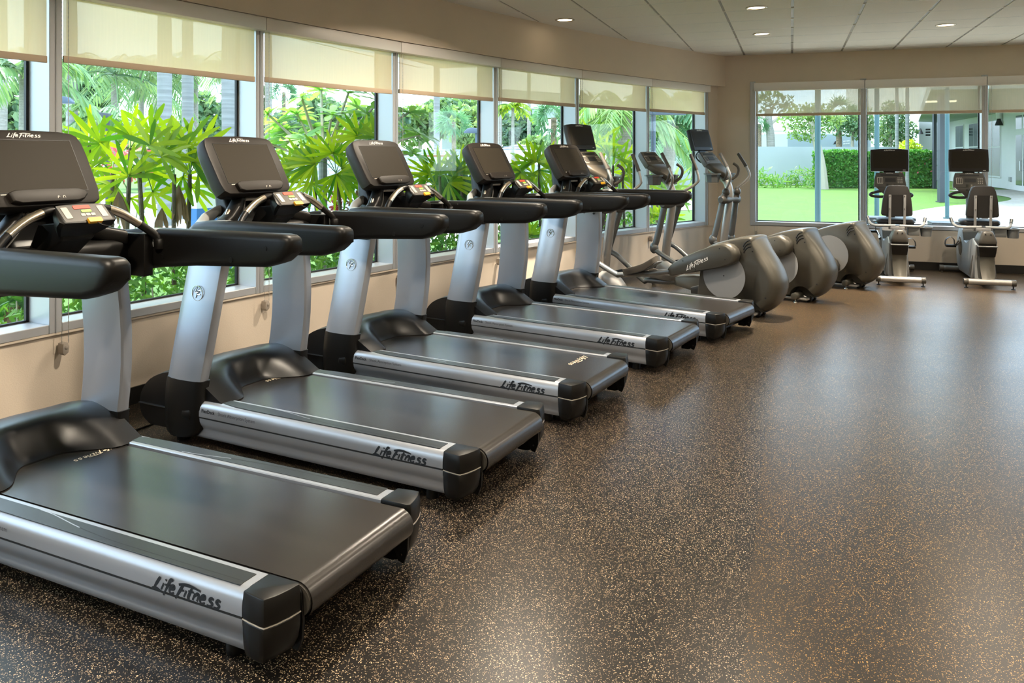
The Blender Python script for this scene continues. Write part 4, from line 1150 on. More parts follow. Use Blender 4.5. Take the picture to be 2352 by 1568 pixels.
M['lamp_on'] = pbr('lit_fitting', (.9, .88, .8), .5, emit=(1, .93, .78), estr=3.0)


def stonemat():
    m, nt, out = mat('grey_stone')
    b = N(nt, 'ShaderNodeBsdfPrincipled', Roughness=.85)
    br = N(nt, 'ShaderNodeTexBrick', Scale=3.2); br.inputs['Color1'].default_value = (.36, .42, .47, 1); br.inputs['Color2'].default_value = (.50, .55, .60, 1)
    br.inputs['Mortar'].default_value = (.26, .29, .32, 1); br.inputs['Mortar Size'].default_value = .03
    mp = N(nt, 'ShaderNodeMapping'); mp.inputs['Rotation'].default_value = (pi / 2, 0, 0)
    tc = N(nt, 'ShaderNodeTexCoord'); nt.links.new(tc.outputs['Object'], mp.inputs[0]); nt.links.new(mp.outputs[0], br.inputs['Vector'])
    nt.links.new(br.outputs[0], b.inputs['Base Color']); nt.links.new(b.outputs[0], out.inputs[0])
    return m


def pavemat():
    m, nt, out = mat('travertine_paving')
    b = N(nt, 'ShaderNodeBsdfPrincipled', Roughness=.75)
    br = N(nt, 'ShaderNodeTexBrick', Scale=1.0); br.inputs['Color1'].default_value = (.34, .31, .27, 1); br.inputs['Color2'].default_value = (.42, .39, .35, 1)
    br.inputs['Mortar'].default_value = (.24, .22, .2, 1); br.inputs['Mortar Size'].default_value = .012; br.inputs['Brick Width'].default_value = .8; br.inputs['Row Height'].default_value = .4
    nt.links.new(coords(nt), br.inputs['Vector']); nt.links.new(br.outputs[0], b.inputs['Base Color']); nt.links.new(b.outputs[0], out.inputs[0])
    return m


M['bounce_ground'] = pbr('bounce_slabs', (.64, .58, .51), .8, var=(3, .06))
M['stone'] = stonemat(); M['pave'] = pavemat()
UP = Vector((0, 0, 1))
rnd = random.Random(11)
def ru(a, b): return rnd.uniform(a, b)
def rdir():
    z = ru(-1, 1); a = ru(0, 2 * pi); q = sqrt(1 - z * z)
    return Vector((q * cos(a), q * sin(a), z))
TOCAM = lambda p: (Vector((0, 0, CAM_H)) - p).normalized()


# ------------------------------------------------------------------ leaves
def blade(g, c, d, nrm, L, w, droop=.15, tip=.25, m=0):
    side = d.cross(nrm).normalized()
    pts = []
    for t, k in ((.0, .22), (.35, .85), (.7, 1.0), (1.0, tip)):
        p = c + d * (L * t) - UP * (droop * L * t * t)
        pts += [p - side * (w * k / 2), p + side * (w * k / 2)]
    g.add(pts, [(0, 1, 3, 2), (2, 3, 5, 4), (4, 5, 7, 6)], m)


def fan(g, c, main, nrm, L, n, spread, w, droop=.15, jit=.12, tip=.3, m=0):
    side = main.cross(nrm).normalized()
    for i in range(n):
        a = radians(spread) * ((i + .5) / n - .5) + ru(-jit, jit) * .5
        d = (main * cos(a) + side * sin(a) + nrm * ru(-jit, jit)).normalized()
        blade(g, c, d, (nrm + rdir() * .25).normalized(), L * ru(.82, 1.08) * (1 - .12 * abs(a)), w * ru(.8, 1.15), droop * ru(.4, 1.5), tip, m)


def leaf(g, p, s, m=0, asp=.5):
    d = rdir(); u = d.orthogonal().normalized(); v = d.cross(u)
    a = ru(0, 2 * pi); uu = (u * cos(a) + v * sin(a)) * s; vv = (v * cos(a) - u * sin(a)) * (s * asp)
    n_ = d * (s * .16)
    g.add([p - uu - n_, p - uu * .3 - vv + n_, p + uu * .45 - vv * .8 + n_, p + uu - n_, p + uu * .45 + vv * .8 + n_, p - uu * .3 + vv + n_], [(0, 1, 2, 3), (0, 3, 4, 5)], m)


def blob(g, c, rx, ry, rz, n, s, shell=.55, asp=.5, m=0):
    for _ in range(n):
        d = rdir(); k = shell + (1 - shell) * sqrt(rnd.random())
        leaf(g, Vector((c[0] + d.x * rx * k, c[1] + d.y * ry * k, c[2] + d.z * rz * k)), s * ru(.6, 1.25), m, asp)


def frond(g, c, az, elev, L, nl, ll, w, sag=.9, m=0):
    """feather frond: rachis with leaflets"""
    h = Vector((cos(az), sin(az), 0)); pts = []
    for i in range(9):
        t = i / 8
        pts.append(c + h * (L * t * cos(elev) * (1 - .12 * t)) + UP * (L * (t * sin(elev) - sag * .5 * t * t)))
    g.tube(pts, [.022 * (1 - .8 * i / 8) + .004 for i in range(9)], 4, m)
    for i in range(nl):
        t = .12 + .88 * i / nl; k = min(7, int(t * 8)); f = t * 8 - k
        p = pts[k].lerp(pts[k + 1], f); tg = (pts[k + 1] - pts[k]).normalized(); sd = tg.cross(UP).normalized()
        for s_ in (-1, 1):
            d = (sd * s_ * .8 + tg * .55 - UP * ru(.1, .5)).normalized()
            blade(g, p, d, UP.cross(d).cross(d) * -1 if False else (UP + rdir() * .3).normalized(), ll * (1 - .45 * abs(t - .45)) * ru(.85, 1.1), w, .35, .15, m)


# ------------------------------------------------------------------ ground
g = G()
g.quad((-70, -30, GZ - .02), (60, -30, GZ - .02), (60, 130, GZ - .02), (-70, 130, GZ - .02))
tag(g.build('lawn', M['lawn'], smooth=False), kind='structure')
g = G(); a = [pol(d, R + .22) for d in range(190, 150, -4)]; b = [pol(d, R + 3.1) for d in range(190, 150, -4)]
n = len(a); g.add([(p.x, p.y, GZ - .012) for p in a] + [(p.x, p.y, GZ - .012) for p in b], [(i, i + 1, n + i + 1, n + i) for i in range(n - 1)])
tag(g.build('planting_bed', M['soil'], smooth=False), kind='structure')
g = G(); q = [at(-700, 0, 12), at(150, 0, 11), at(700, 0, 13), at(1120, 0, 15), at(1260, 0, 30), at(600, 0, 34), at(-900, 0, 30)]
g.add([(p.x, p.y, GZ - .008) for p in q], [tuple(range(len(q)))])
tag(g.build('pool_deck', M['deck'], smooth=False), kind='structure')
g = G(); q = [gr(1330, 446), gr(1660, 440), gr(1660, 479), gr(1300, 492)]
g.add([(p.x, p.y, GZ - .006) for p in q], [(0, 1, 2, 3)])
tag(g.build('garden_path', M['path'], smooth=False), kind='structure')
g = G(); g.quad((-2.2, YB + .2, GZ - .003), (XR + .4, YB + .2, GZ - .003), (XR + .4, YB + 6.0, GZ - .003), (-1.4, YB + 6.0, GZ - .003))  # hidden pale paving added to bounce daylight up to the ceiling
tag(g.build('bounce_ground', M['bounce_ground'], smooth=False), kind='structure')
# paving in front of the far building, its curved lawn edge
ed = catmull([gr(2020, 540), gr(2060, 499), gr(2101, 484), gr(2160, 474.5), gr(2217, 469), gr(2280, 465), gr(2316, 459.5), gr(2322, 455), gr(2300, 449.5), gr(2230, 441), gr(2170, 436)], 5)
g = G(); far = [gr(2600, 433), gr(2900, 460), gr(3200, 560), gr(2600, 640)]
pl = [Vector((p.x, p.y, GZ - .005)) for p in ed] + [Vector((p.x, p.y, GZ - .005)) for p in far]
bm = bmesh.new(); fv = [bm.verts.new(p) for p in pl]; bm.faces.new(fv); bmesh.ops.triangulate(bm, faces=bm.faces[:])
me = bpy.data.meshes.new('paving'); bm.to_mesh(me); bm.free(); me.materials.append(M['pave'])
pv = bpy.data.objects.new('paving', me); COL.objects.link(pv); tag(pv, kind='structure')


# ------------------------------------------------------------------ plants close to the windows
def lady_palm(label, bx, d, leaves, stems, mat_=None, dry=(), L=.33, nb=8, w=.040):
    """leaves: (px, py, turn in degrees [0 = upright], tilt to camera); stems: px list of (x_bottom, x_top, y_top)"""
    base = at(bx, 356, d); base.z = GZ
    root = thing('lady_palm', label, 'palm plant', base, 0, 'lady palms outside the curved windows')
    g = G(); tops = []
    for (xb, xt, yt) in stems:
        p0 = at(xb, 356, d + ru(-.1, .1)); p0.z = GZ; p1 = at(xt, yt, d + ru(-.12, .12))
        mid = p0.lerp(p1, .5) + Vector((ru(-.03, .03), ru(-.03, .03), 0))
        path = catmull([p0 - base, mid - base, p1 - base], 5)
        s = G(); s.tube(path, [.022 - .005 * i / (len(path) - 1) for i in range(len(path))], 7); s.build('stem', M['stem'], root)
        tops.append(p1)
    for (px, py, turn, tilt) in leaves:
        c = at(px, py, d + ru(-.22, .22)); tc_ = TOCAM(c); right = UP.cross(tc_).normalized() * -1
        a = radians(turn); main = (UP * cos(a) - right * sin(a)).normalized()
        nrm = (tc_ + UP * tilt + rdir() * .22); nrm = (nrm - main * nrm.dot(main)).normalized()
        fan(g, c - base, main, nrm, L * ru(.85, 1.1), nb + rnd.randint(-2, 2), ru(175, 250), w, .12, .14)
        if tops:
            t = min(tops, key=lambda q: (q - c).length)
            st = G(); st.tube(catmull([t - base, (t.lerp(c, .55) + UP * .06) - base, c - base], 4), .0045, 5); st.build('leaf_stalk', M['crownshaft'], root)
    g.build('foliage', mat_ or M['lady'], root, smooth=False, recalc=False)
    for (px, py, ln) in dry:
        c = at(px, py, d + ru(-.1, .1)); s = G()
        for i in range(8): blade(s, c - base, (UP * -1 + rdir() * .38).normalized(), TOCAM(c), ln * ru(.7, 1.1), .035, .1, .2)
        s.build('dry_leaf', M['dry'], root, smooth=False, recalc=False, label='brown dried leaf')
    return root


lady_palm('bright lady palm between the two nearest treadmill screens', 310, 6.5,
          [(205, 316, 5, .3), (232, 330, -40, .5), (300, 314, 0, .3), (344, 334, 25, .5), (300, 350, 70, .8), (262, 376, -30, .6), (330, 398, 20, .7), (245, 350, -70, .4),
           (295, 405, -15, .6), (370, 360, 55, .6), (215, 385, -60, .5), (345, 300, 12, .4), (270, 430, -90, .5), (350, 440, 110, .4), (300, 455, 170, .3), (240, 420, -120, .4)],
          [(330, 319, 385), (205, 204, 330), (298, 300, 340), (262, 258, 400)], dry=((272, 440, .28),))
lady_palm('yellow-green lady palm just before the second treadmill screen', 405, 6.7,
          [(430, 335, 30, .5), (395, 330, -10, .4), (445, 372, 50, .6), (400, 372, 0, .6), (455, 400, 80, .5), (420, 405, 130, .5), (380, 400, -60, .6), (455, 345, 15, .3), (440, 430, 150, .3), (375, 350, 40, .7)],
          [(402, 400, 400), (430, 436, 400)], dry=((410, 425, .30), (372, 478, .25)))
lady_palm('lady palm with one large fan right of the second treadmill screen', 795, 8.4,
          [(764, 352, 0, .25), (740, 362, -45, .5), (784, 385, 60, .5), (725, 375, -95, .4), (772, 400, 150, .2), (700, 378, -70, .5), (668, 392, -60, .4), (715, 420, 175, .2), (800, 398, 120, .3), (650, 405, -75, .5)],
          [(803, 772, 398), (735, 722, 400)], L=.36, nb=13, w=.036, dry=((888, 385, .35),))
lady_palm('lady palm fan peeping over the third treadmill screen', 845, 8.3, [(836, 318, 0, .3), (862, 316, 15, .4), (822, 312, -35, .4)], [(848, 845, 330)], L=.32)
lady_palm('lady palm with upright fan between the third and fourth treadmill screens', 1015, 9.4,
          [(1007, 395, -12, .3), (1010, 400, 18, .4), (985, 400, -70, .5), (1055, 392, 0, .3), (1068, 400, 10, .4), (1040, 405, 60, .5), (1000, 425, -90, .3), (1030, 420, 120, .5)], [(1012, 1010, 405), (1062, 1060, 400)], L=.40)
lady_palm('lady palm with pale fan between the fourth and fifth treadmill screens', 1240, 10.2,
          [(1233, 372, 0, .3), (1222, 374, -50, .4), (1250, 378, 35, .4), (1205, 388, -85, .4), (1268, 392, 90, .4), (1196, 395, -150, .3), (1258, 410, 130, .3), (1225, 400, -100, .3), (1236, 390, 160, .3)],
          [(1242, 1238, 375), (1198, 1196, 400)], L=.38, w=.046)
lady_palm('light green lady palm behind the first elliptical trainer', 1415, 11.2,
          [(1390, 350, -20, .4), (1410, 360, 20, .4), (1432, 372, 50, .4), (1385, 380, -60, .4), (1405, 395, 0, .5), (1440, 395, 70, .4), (1370, 330, -10, .3), (1425, 410, 120, .4), (1395, 415, -110, .4), (1450, 420, 80, .4)],
          [(1412, 1408, 380), (1436, 1430, 400), (1390, 1386, 380)], L=.46, mat_=M['lady'])
lady_palm('low lady palm behind the middle elliptical trainer', 1515, 11.8,
          [(1500, 425, -20, .4), (1520, 430, 20, .4), (1540, 428, 50, .5), (1495, 445, -70, .4), (1530, 450, 90, .5), (1560, 440, 70, .4)], [(1512, 1510, 440), (1535, 1532, 440)], L=.42, mat_=M['border'])
lady_palm('yellow low lady palm under the rails of the farther treadmills', 1215, 10.0, [(1205, 545, -30, .4), (1220, 540, 20, .4), (1230, 555, 60, .4)], [(1216, 1214, 550)], L=.30)
lady_palm('yellow low lady palm at the foot of the window beside the middle elliptical trainer', 1510, 11.6, [(1497, 500, -15, .3), (1515, 498, 10, .3), (1530, 502, 35, .3), (1505, 506, -50, .3)], [(1510, 1510, 505)], L=.30)
lady_palm('lady palm low behind the nearest treadmill rail at the picture edge', 30, 5.6, [(20, 695, -20, .4), (45, 700, 30, .4), (10, 720, -60, .4)], [(30, 28, 705)], L=.3, mat_=M['lady_dark'], dry=((28, 690, .25), (55, 685, .2)))

# dark glossy-leaved climber, agave, pink plants
def leafy(name, label, cat, c, rx, ry, rz, n, s, mt, asp=.5, shell=.4, group=None, stems=0):
    root = thing(name, label, cat, (c.x, c.y, GZ), 0, group)
    g = G(); blob(g, (0, 0, c.z - GZ), rx, ry, rz, n, s, shell, asp); g.build('foliage', mt, root, smooth=False, recalc=False)
    for i in range(stems):
        a = 2 * pi * i / max(1, stems); st = G(); st.tube([(.12 * cos(a) * i / 2, .12 * sin(a), 0), (rx * .5 * cos(a), ry * .5 * sin(a), c.z - GZ)], [.014, .006], 6); st.build('stem', M['branch'], root)
    return root
leafy('philodendron', 'dark broad-leaved plant behind the rail of the fourth treadmill', 'plant', at(1045, 440, 9.8), .34, .3, .26, 70, .13, M['lady_dark'], .6, .3, stems=3)
p = at(445, 530, 7.0); root = thing('agave', 'pale agave with broad pointed leaves beside the second treadmill', 'plant', (p.x, p.y, GZ))
g = G()
for i in range(16):
    d = (UP * ru(.6, 1.3) + Vector((cos(i * 2.4), sin(i * 2.4), 0)) * ru(.3, .9)).normalized(); blade(g, Vector((0, 0, p.z - GZ - .32)), d, d.orthogonal(), ru(.34, .52), .10, .05, .08)
g.build('foliage', M['border'], root, smooth=False, recalc=False)
g = G(); g.tube([(0, 0, 0), (0, 0, p.z - GZ - .30)], [.05, .06], 10); g.build('stem', M['stem'], root)
for (px, py, d, lb) in ((772, 462, 9.6, 'pink flower spike low between the second and third treadmill screens'),):
    p = at(px, py, d); root = thing('flower_spike', lb, 'flower', (p.x, p.y, GZ)); g = G()
    for i in range(40): leaf(g, Vector((ru(-.05, .05), ru(-.05, .05), p.z - GZ + ru(-.14, .12))), .05, 0, .35)
    g.build('bloom', M['pink'], root, smooth=False, recalc=False); g = G(); g.tube([(0, 0, 0), (0, 0, p.z - GZ)], .012, 6); g.build('stem', M['crownshaft'], root)
leafy('pink_shrub', 'pink-leaved shrub seen through the bright lady palm', 'shrub', at(295, 375, 9.5), .42, .3, .22, 110, .06, M['pink'], .3, stems=2)
leafy('red_shrub', 'reddish low shrub beside the pink flower spike', 'shrub', at(860, 475, 9.8), .5, .3, .22, 150, .055, M['dry'], .35, stems=2)
# low shrubs along the foot of the windows
SH = [(175, 5.7, 625, 'low green shrub below the blind chain nearest the camera'), (345, 6.1, 622, 'low green shrub between the rails and deck of the two nearest treadmills'), (520, 6.6, 612, 'low green shrub seen left of the second treadmill post'),
      (660, 7.2, 590, 'low green shrub behind the second treadmill post'), (800, 7.7, 560, 'low green shrub seen between the posts of the second and third treadmills'), (960, 8.3, 545, 'low green shrub behind the third treadmill post'),
      (1060, 8.9, 530, 'low green shrub seen between the posts of the third and fourth treadmills'), (1290, 10.2, 520, 'low green shrub seen between the posts of the fourth and fifth treadmills'), (1430, 11.3, 500, 'low green shrub behind the lower half of the first elliptical trainer'), (20, 5.2, 660, 'low green shrub under the window at the near picture edge')]
for (px, d, yt, lb) in SH:
    c = at(px, yt + 45, d); leafy('low_shrub', lb, 'shrub', c, .62, .42, max(.22, c.z - GZ) * .9 if c.z < .5 else .36, 900, .038, M['shrub'], .42, .45, 'low shrubs along the curved windows', 3)

# frangipani
fb = at(735, 480, 9.6); fb.z = GZ
root = thing('frangipani_tree', 'frangipani tree with leaf rosettes above the second treadmill rail', 'tree', fb)
g = G(); ros = [(615, 262), (642, 312), (608, 325), (682, 262), (692, 222), (738, 208), (722, 292), (762, 262), (822, 246), (800, 214), (655, 300), (842, 262), (700, 318), (780, 290), (940, 258), (966, 308), (948, 352), (930, 300), (870, 232), (880, 280), (668, 330), (640, 282), (850, 300)]
hub = at(742, 362, 9.6)
for (px, py) in ros:
    c = at(px, py, 9.6 + ru(-.55, .55)); ax = (c - hub).normalized() * .6 + UP * .7; ax.normalize(); u = ax.orthogonal().normalized(); v = ax.cross(u)
    for i in range(14):
        a = 2.4 * i; d = (u * cos(a) + v * sin(a)) * .9 + ax * ru(-.15, .55); d.normalize()
        blade(g, c - fb, d, ax, ru(.20, .30), ru(.07, .10), .25, .35)
    b = G(); k = hub.lerp(c, .45) - UP * .04; b.tube(catmull([hub - fb, k - fb, c - fb], 4), [.026 - .0016 * i for i in range(9)], 6); b.build('branch', M['branch'], root)
g.build('foliage', M['frangi'], root, smooth=False, recalc=False)
g = G(); g.tube(catmull([(0, 0, 0), (.03, 0, .5), hub - fb], 5), [.07 - .002 * i for i in range(11)], 10); g.build('trunk', M['royal'], root)


# ------------------------------------------------------------------ palms and trees farther out
def royal(label, px, wpx, d, top=7.5, crown=True, mt='royal'):
    b = at(px, 356, d); b.z = GZ - .2; r = wpx / F_PX * d / 2
    root = thing('royal_palm_tree', label, 'palm tree', b, 0, 'palms standing in the garden')
    g = G(); hs = [0, .5, 1.2, 2.0, 2.8, 3.6, 4.6, 5.6, 6.5, top]
    g.tube([(0, 0, h) for h in hs], [r * k for k in (1.15, 1.05, .95, .96, 1.03, 1.05, .98, .92, .85, .8)], 20)
    g.build('trunk', M[mt], root, angle=60)
    if crown:
        g = G(); g.tube([(0, 0, top), (0, 0, top + 1.2)], [r * .8, r * .5], 14); g.build('crownshaft', M['crownshaft'], root)
        g = G()
        for i in range(12): frond(g, Vector((0, 0, top + 1.2)), i * 2.4 + ru(-.2, .2), ru(.2, 1.0), ru(2.2, 2.8), 18, .62, .06, 1.2)
        g.build('foliage', M['feather'], root, smooth=False, recalc=False)
royal('pale ringed palm trunk beside the dark lamp head in the nearest full window', 165, 24, 20)
royal('thickest pale ringed palm trunk above the bright lady palm', 378, 31, 18)
royal('slimmer pale palm trunk next to the thickest one above the bright lady palm', 431, 25, 20)
royal('pale palm trunk close to the post behind the second treadmill screen', 524, 28, 19)
royal('pale rough palm trunk at the near edge of the picture', 2, 26, 16, mt='palm_trunk')
royal('grey palm trunk beside the frangipani leaves, next to the blind chain', 617, 15, 22, mt='palm_trunk')
royal('pale palm trunk rising between the third and fourth treadmill screens', 1003, 14, 24)
royal('slender palm trunk beside the post above the fourth treadmill', 1147, 11, 26, mt='palm_trunk')
royal('slender palm trunk above the striped umbrella', 1215, 8, 28, mt='palm_trunk')
royal('first of two thin pale palm trunks behind the nearer bike screen', 2060, 7.5, 36)
royal('second of two thin pale palm trunks behind the nearer bike screen', 2084, 8, 36)


def featherpalm(label, px, py, d, tw, L=1.9, n=15, mt='feather', lean=0.0):
    c = at(px, py, d); b = Vector((c.x + lean, c.y, GZ - .2))
    root = thing('feather_palm_tree', label, 'palm tree', b, 0, 'feathery palms in the garden')
    cc = c - b; g = G(); g.tube(catmull([(0, 0, 0), cc * .5 + Vector((lean * -.1, 0, 0)), cc], 6), [tw * (1 - .03 * i) for i in range(13)], 12); g.build('trunk', M['palm_trunk'], root, angle=60)
    g = G()
    for i in range(n): frond(g, cc, i * 2.4 + ru(-.3, .3), ru(-.1, 1.05), L * ru(.8, 1.1), 20, .5 * L / 1.9, .045, 1.25)
    g.build('foliage', M[mt], root, smooth=False, recalc=False)
featherpalm('feathery palm drooping above the bright lady palm, nearest full window', 262, 172, 20, .10, 2.0)
featherpalm('feathery palm with hanging fronds at the middle of the nearest full window', 325, 165, 22, .09, 1.9)
featherpalm('feathery palm behind the two thick pale trunks', 448, 168, 23, .12, 2.3)
featherpalm('small feathery palm behind the dark lamp head', 225, 268, 17, .06, 1.2, 11)
featherpalm('feathery palm at the near edge of the picture', 55, 168, 13, .10, 1.5)
featherpalm('thin feathery palm next to the second blind chain', 356, 200, 26, .12, 1.6, 11)
featherpalm('large feathery palm filling the window behind the first elliptical screen', 1432, 262, 16, .22, 1.7, 18, 'border')
featherpalm('large feathery palm drooping behind the middle elliptical trainer', 1548, 285, 17, .18, 1.6, 20, 'fanpalm', -.5)
featherpalm('yellowish feathery palm frond tops above the striped umbrella', 1178, 246, 22, .06, .7, 10, 'lady')


def fanpalm(label, px, py, d, rpx, tw=.14, n=34, mt='fanpalm'):
    c = at(px, py, d); b = Vector((c.x, c.y, GZ - .2)); r = rpx / F_PX * d
    root = thing('fan_palm_tree', label, 'palm tree', b, 0, 'round-headed fan palms in the garden')
    g = G(); g.tube([(0, 0, 0), (0, 0, c.z - b.z)], [tw, tw * .8], 12); g.build('trunk', M['boots'], root)
    g = G(); cc = Vector((0, 0, c.z - b.z))
    for i in range(n):
        d_ = rdir(); d_.z = d_.z * .8 + .15; d_.normalize(); q = cc + d_ * r * .55
        fan(g, q, d_, d_.orthogonal().normalized(), r * .6, 13, 200, r * .045, .25, .2, .1)
    g.build('foliage', M[mt], root, smooth=False, recalc=False)
fanpalm('round fan palm between the third and fourth treadmill screens', 1042, 280, 20, 44, .06, 46)
fanpalm('fan palm head behind the frangipani, near the blind', 652, 212, 19, 34, .05, 46)
fanpalm('tall fan palm above the fifth treadmill screen', 1272, 270, 18, 52, .08, 46)
fanpalm('palm with criss-cross bark above the boundary wall, before the grey cladding', 1927, 262, 45, 46, .18)
fanpalm('fan palm just inside the near edge of the back window', 1742, 285, 45, 26, .2)


def tree(label, px, py, d, rxp, ryp, n, s, mt, trunk=.12, grp='trees at the back of the garden', xb=None):
    c = at(px, py, d); b = Vector((c.x, c.y, GZ - .3)); k = d / F_PX
    root = thing('leafy_tree', label, 'tree', b, 0, grp)
    g = G(); cz = c.z - b.z
    for i in range(9):
        dd = rdir(); blob(g, (dd.x * rxp * k * .55, dd.y * rxp * k * .4, cz + dd.z * ryp * k * .55), rxp * k * .52, rxp * k * .45, ryp * k * .5, n // 9, s, .3, .55)
    g.build('foliage', M[mt], root, smooth=False, recalc=False)
    x0 = 0 if xb is None else (at(xb, 356, d) - c).x
    g = G(); g.tube(catmull([(x0, 0, 0), (x0 * .7, 0, cz * .5), (0, 0, cz)], 4), [trunk * (1 - .05 * i) for i in range(9)], 9); g.build('trunk', M['branch'], root)
TREES = [(40, 300, 26, 85, 110, 1500, .17, 'tree_a', 'dense tree behind the nearest treadmill screen'), (125, 265, 30, 70, 120, 1300, .2, 'tree_b', 'loose tree hidden behind the first window post'),
         (205, 215, 32, 70, 75, 900, .2, 'tree_a', 'spreading tree crown under the blind of the nearest full window'), (245, 330, 34, 75, 45, 1000, .2, 'tree_b', 'low tree behind the bright lady palm'),
         (330, 345, 38, 80, 38, 900, .22, 'tree_c', 'bluish low tree behind the thick palm trunk'), (480, 290, 36, 75, 85, 1500, .2, 'tree_a', 'dense tree between the two pale palm trunks'),
         (560, 255, 33, 60, 90, 1100, .2, 'tree_c', 'tree crown behind the second window post'), (640, 315, 30, 70, 55, 900, .2, 'tree_c', 'shaded tree behind the frangipani'),
         (740, 265, 34, 95, 60, 1100, .2, 'tree_a', 'tree crown showing through the frangipani'), (860, 285, 34, 80, 60, 1000, .2, 'tree_c', 'tree behind the third window post'),
         (965, 290, 36, 75, 50, 1100, .18, 'tree_b', 'bright tree under the elevated road'), (1085, 290, 30, 55, 62, 1200, .15, 'tree_b', 'pale green tree behind the small lamp post'),
         (1060, 245, 40, 90, 24, 700, .2, 'tree_a', 'row-like tree top under the elevated road'), (1185, 300, 34, 70, 55, 1300, .16, 'tree_c', 'grey-green tree behind the striped umbrella'),
         (1255, 335, 27, 60, 32, 800, .15, 'tree_b', 'low yellow-green tree behind the fourth palm fan'), (1330, 280, 32, 55, 85, 1200, .17, 'tree_a', 'tree behind the post beside the first elliptical trainer'),
         (1400, 300, 30, 70, 80, 1300, .17, 'tree_b', 'yellow-green tree behind the first elliptical screen'), (1500, 300, 34, 70, 80, 1200, .18, 'tree_a', 'tree behind the blue-grey lamp post'),
         (1590, 260, 38, 60, 60, 900, .2, 'tree_b', 'tree at the far edge of the curved windows')]
for (px, py, d, rx, ry, n, s, mt, lb) in TREES: tree(lb, px, py, d, rx, ry, n, s, mt)
tree('spreading tree with bent trunk beside the nearest teal pole', 1862, 280, 37.8, 74, 46, 1700, .085, 'tree_b', .24, 'trees behind the back lawn', 1893)
tree('tree crown between the nearest and second teal poles', 1958, 282, 44.5, 56, 48, 1600, .09, 'tree_a', .12, 'trees behind the back lawn')
tree('airy tree behind the two thin pale palm trunks', 2045, 290, 45, 60, 58, 1900, .10, 'tree_a', .14, 'trees behind the back lawn')
tree('bright lime shrub between the two thin pale palm trunks and the white building', 2088, 338, 41, 26, 18, 420, .10, 'lime', .08, 'trees behind the back lawn')
# leaning bare trunk at the start of the back window
c = at(1771, 360, 45); c.z = GZ; root = thing('leaning_tree', 'tree with a bare leaning trunk above the boundary wall, first back window', 'tree', c)
t = at(1764, 250, 45) - c; g = G(); g.tube(catmull([(0, 0, 0), at(1770, 320, 45) - c, at(1766, 285, 45) - c, t], 5), [.26 - .004 * i for i in range(16)], 10)
g.build('trunk', M['palm_trunk'], root)
for q in ((1742, 268), (1800, 272), (1820, 262), (1785, 240)):
    g = G(); g.tube(catmull([at(1767, 288, 45) - c, at((q[0] + 1767) / 2, q[1] + 4, 45) - c, at(*q, 45) - c], 4), [.09 - .006 * i for i in range(9)], 7); g.build('branch', M['branch'], root)
g = G()
for q in ((1745, 240), (1790, 232), (1815, 256), (1770, 225)): qq = at(*q, 45) - c; blob(g, (qq.x, qq.y, qq.z), .8, .8, .45, 90, .13)
g.build('foliage', M['tree_a'], root, smooth=False, recalc=False)

# hedge, border plants, boundary wall
h0, h1 = gr(1892, 431.5), gr(2148, 431.5); hd = (h1 - h0); hl = hd.length
root = thing('hedge', 'clipped dark green hedge behind the lawn and the two bikes', 'hedge', h0, atan2(hd.y, hd.x))
g = G()
for _ in range(9000):
    x, y, z = ru(0, hl), ru(0, 1.3), ru(0, 1.72)
    f_ = rnd.random()
    if f_ < .62: y = ru(-.06, .06)
    elif f_ < .86: z = 1.72 + ru(-.10, .06)
    else: x = ru(-.06, .08)
    leaf(g, Vector((x, y + .05 * sin(x * 2.1) + .05 * sin(z * 4 + x), z + .06 * sin(x * 1.7))) + Vector((0, .10 * rnd.random() ** 2, 0)), ru(.05, .10), 0, .6)
g.build('foliage', M['hedge'], root, smooth=False, recalc=False)
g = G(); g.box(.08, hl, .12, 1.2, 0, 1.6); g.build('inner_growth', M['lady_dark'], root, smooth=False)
g = G()
for _ in range(26): leaf(g, Vector((ru(hl * .55, hl), -.08, ru(.5, 1.5))), .06, 0, .7)
g.build('blossom', M['pink'], root, smooth=False, recalc=False)
BL = ['spiky border plant nearest the edge of the first back window', 'second spiky border plant along the boundary wall', 'third spiky border plant along the boundary wall, a low one', 'fourth spiky border plant along the boundary wall', 'fifth spiky border plant along the boundary wall',
      'sixth spiky border plant along the boundary wall, with tall blades', 'seventh spiky border plant, just before the nearest teal pole', 'spiky border plant at the foot of the nearest teal pole']
for i, lb in enumerate(BL):
    px = 1744 + i * 19 + ru(-3, 3); b = gr(px, 430.5 + ru(-1, 1)); root = thing('border_plant', lb, 'plant', b, 0, 'spiky plants in front of the boundary wall'); g = G(); hh = (.95, .7, .55, .6, .75, 1.0, .9, .7)[i]
    for k in range(70):
        p = Vector((ru(-.4, .4), ru(-.25, .25), ru(0, hh * .9))); d = (UP * ru(.2, 1.1) + rdir() * .8).normalized(); blade(g, p, d, d.orthogonal(), ru(.3, .5), .05, .35, .1)
    g.build('foliage', M['border' if i % 2 else 'shrub'], root, smooth=False, recalc=False)
w0, w1 = at(1420, 0, 40.5), at(2078, 0, 43.8)
def wallbox(p, q, t, z0, z1):
    d = (q - p); d.z = 0; n_ = Vector((-d.y, d.x, 0)).normalized() * t
    g = G(); g.loft([[(a.x, a.y, z) for a in (p, q, q + n_, p + n_)] for z in (z0, z1)]); return g
tag(wallbox(w0, w1, .25, GZ, 1.905).build('boundary_wall', M['bwall'], smooth=False), kind='structure')
tag(wallbox(at(560, 0, 17.5), at(1112, 0, 20.5), .3, GZ - .2, 1.60).build('stone_wall', M['stone'], smooth=False), kind='structure')
tag(wallbox(at(1112, 0, 23), at(1345, 0, 25), .2, GZ - .2, 1.16).build('low_wall', M['bwall'], smooth=False), kind='structure')
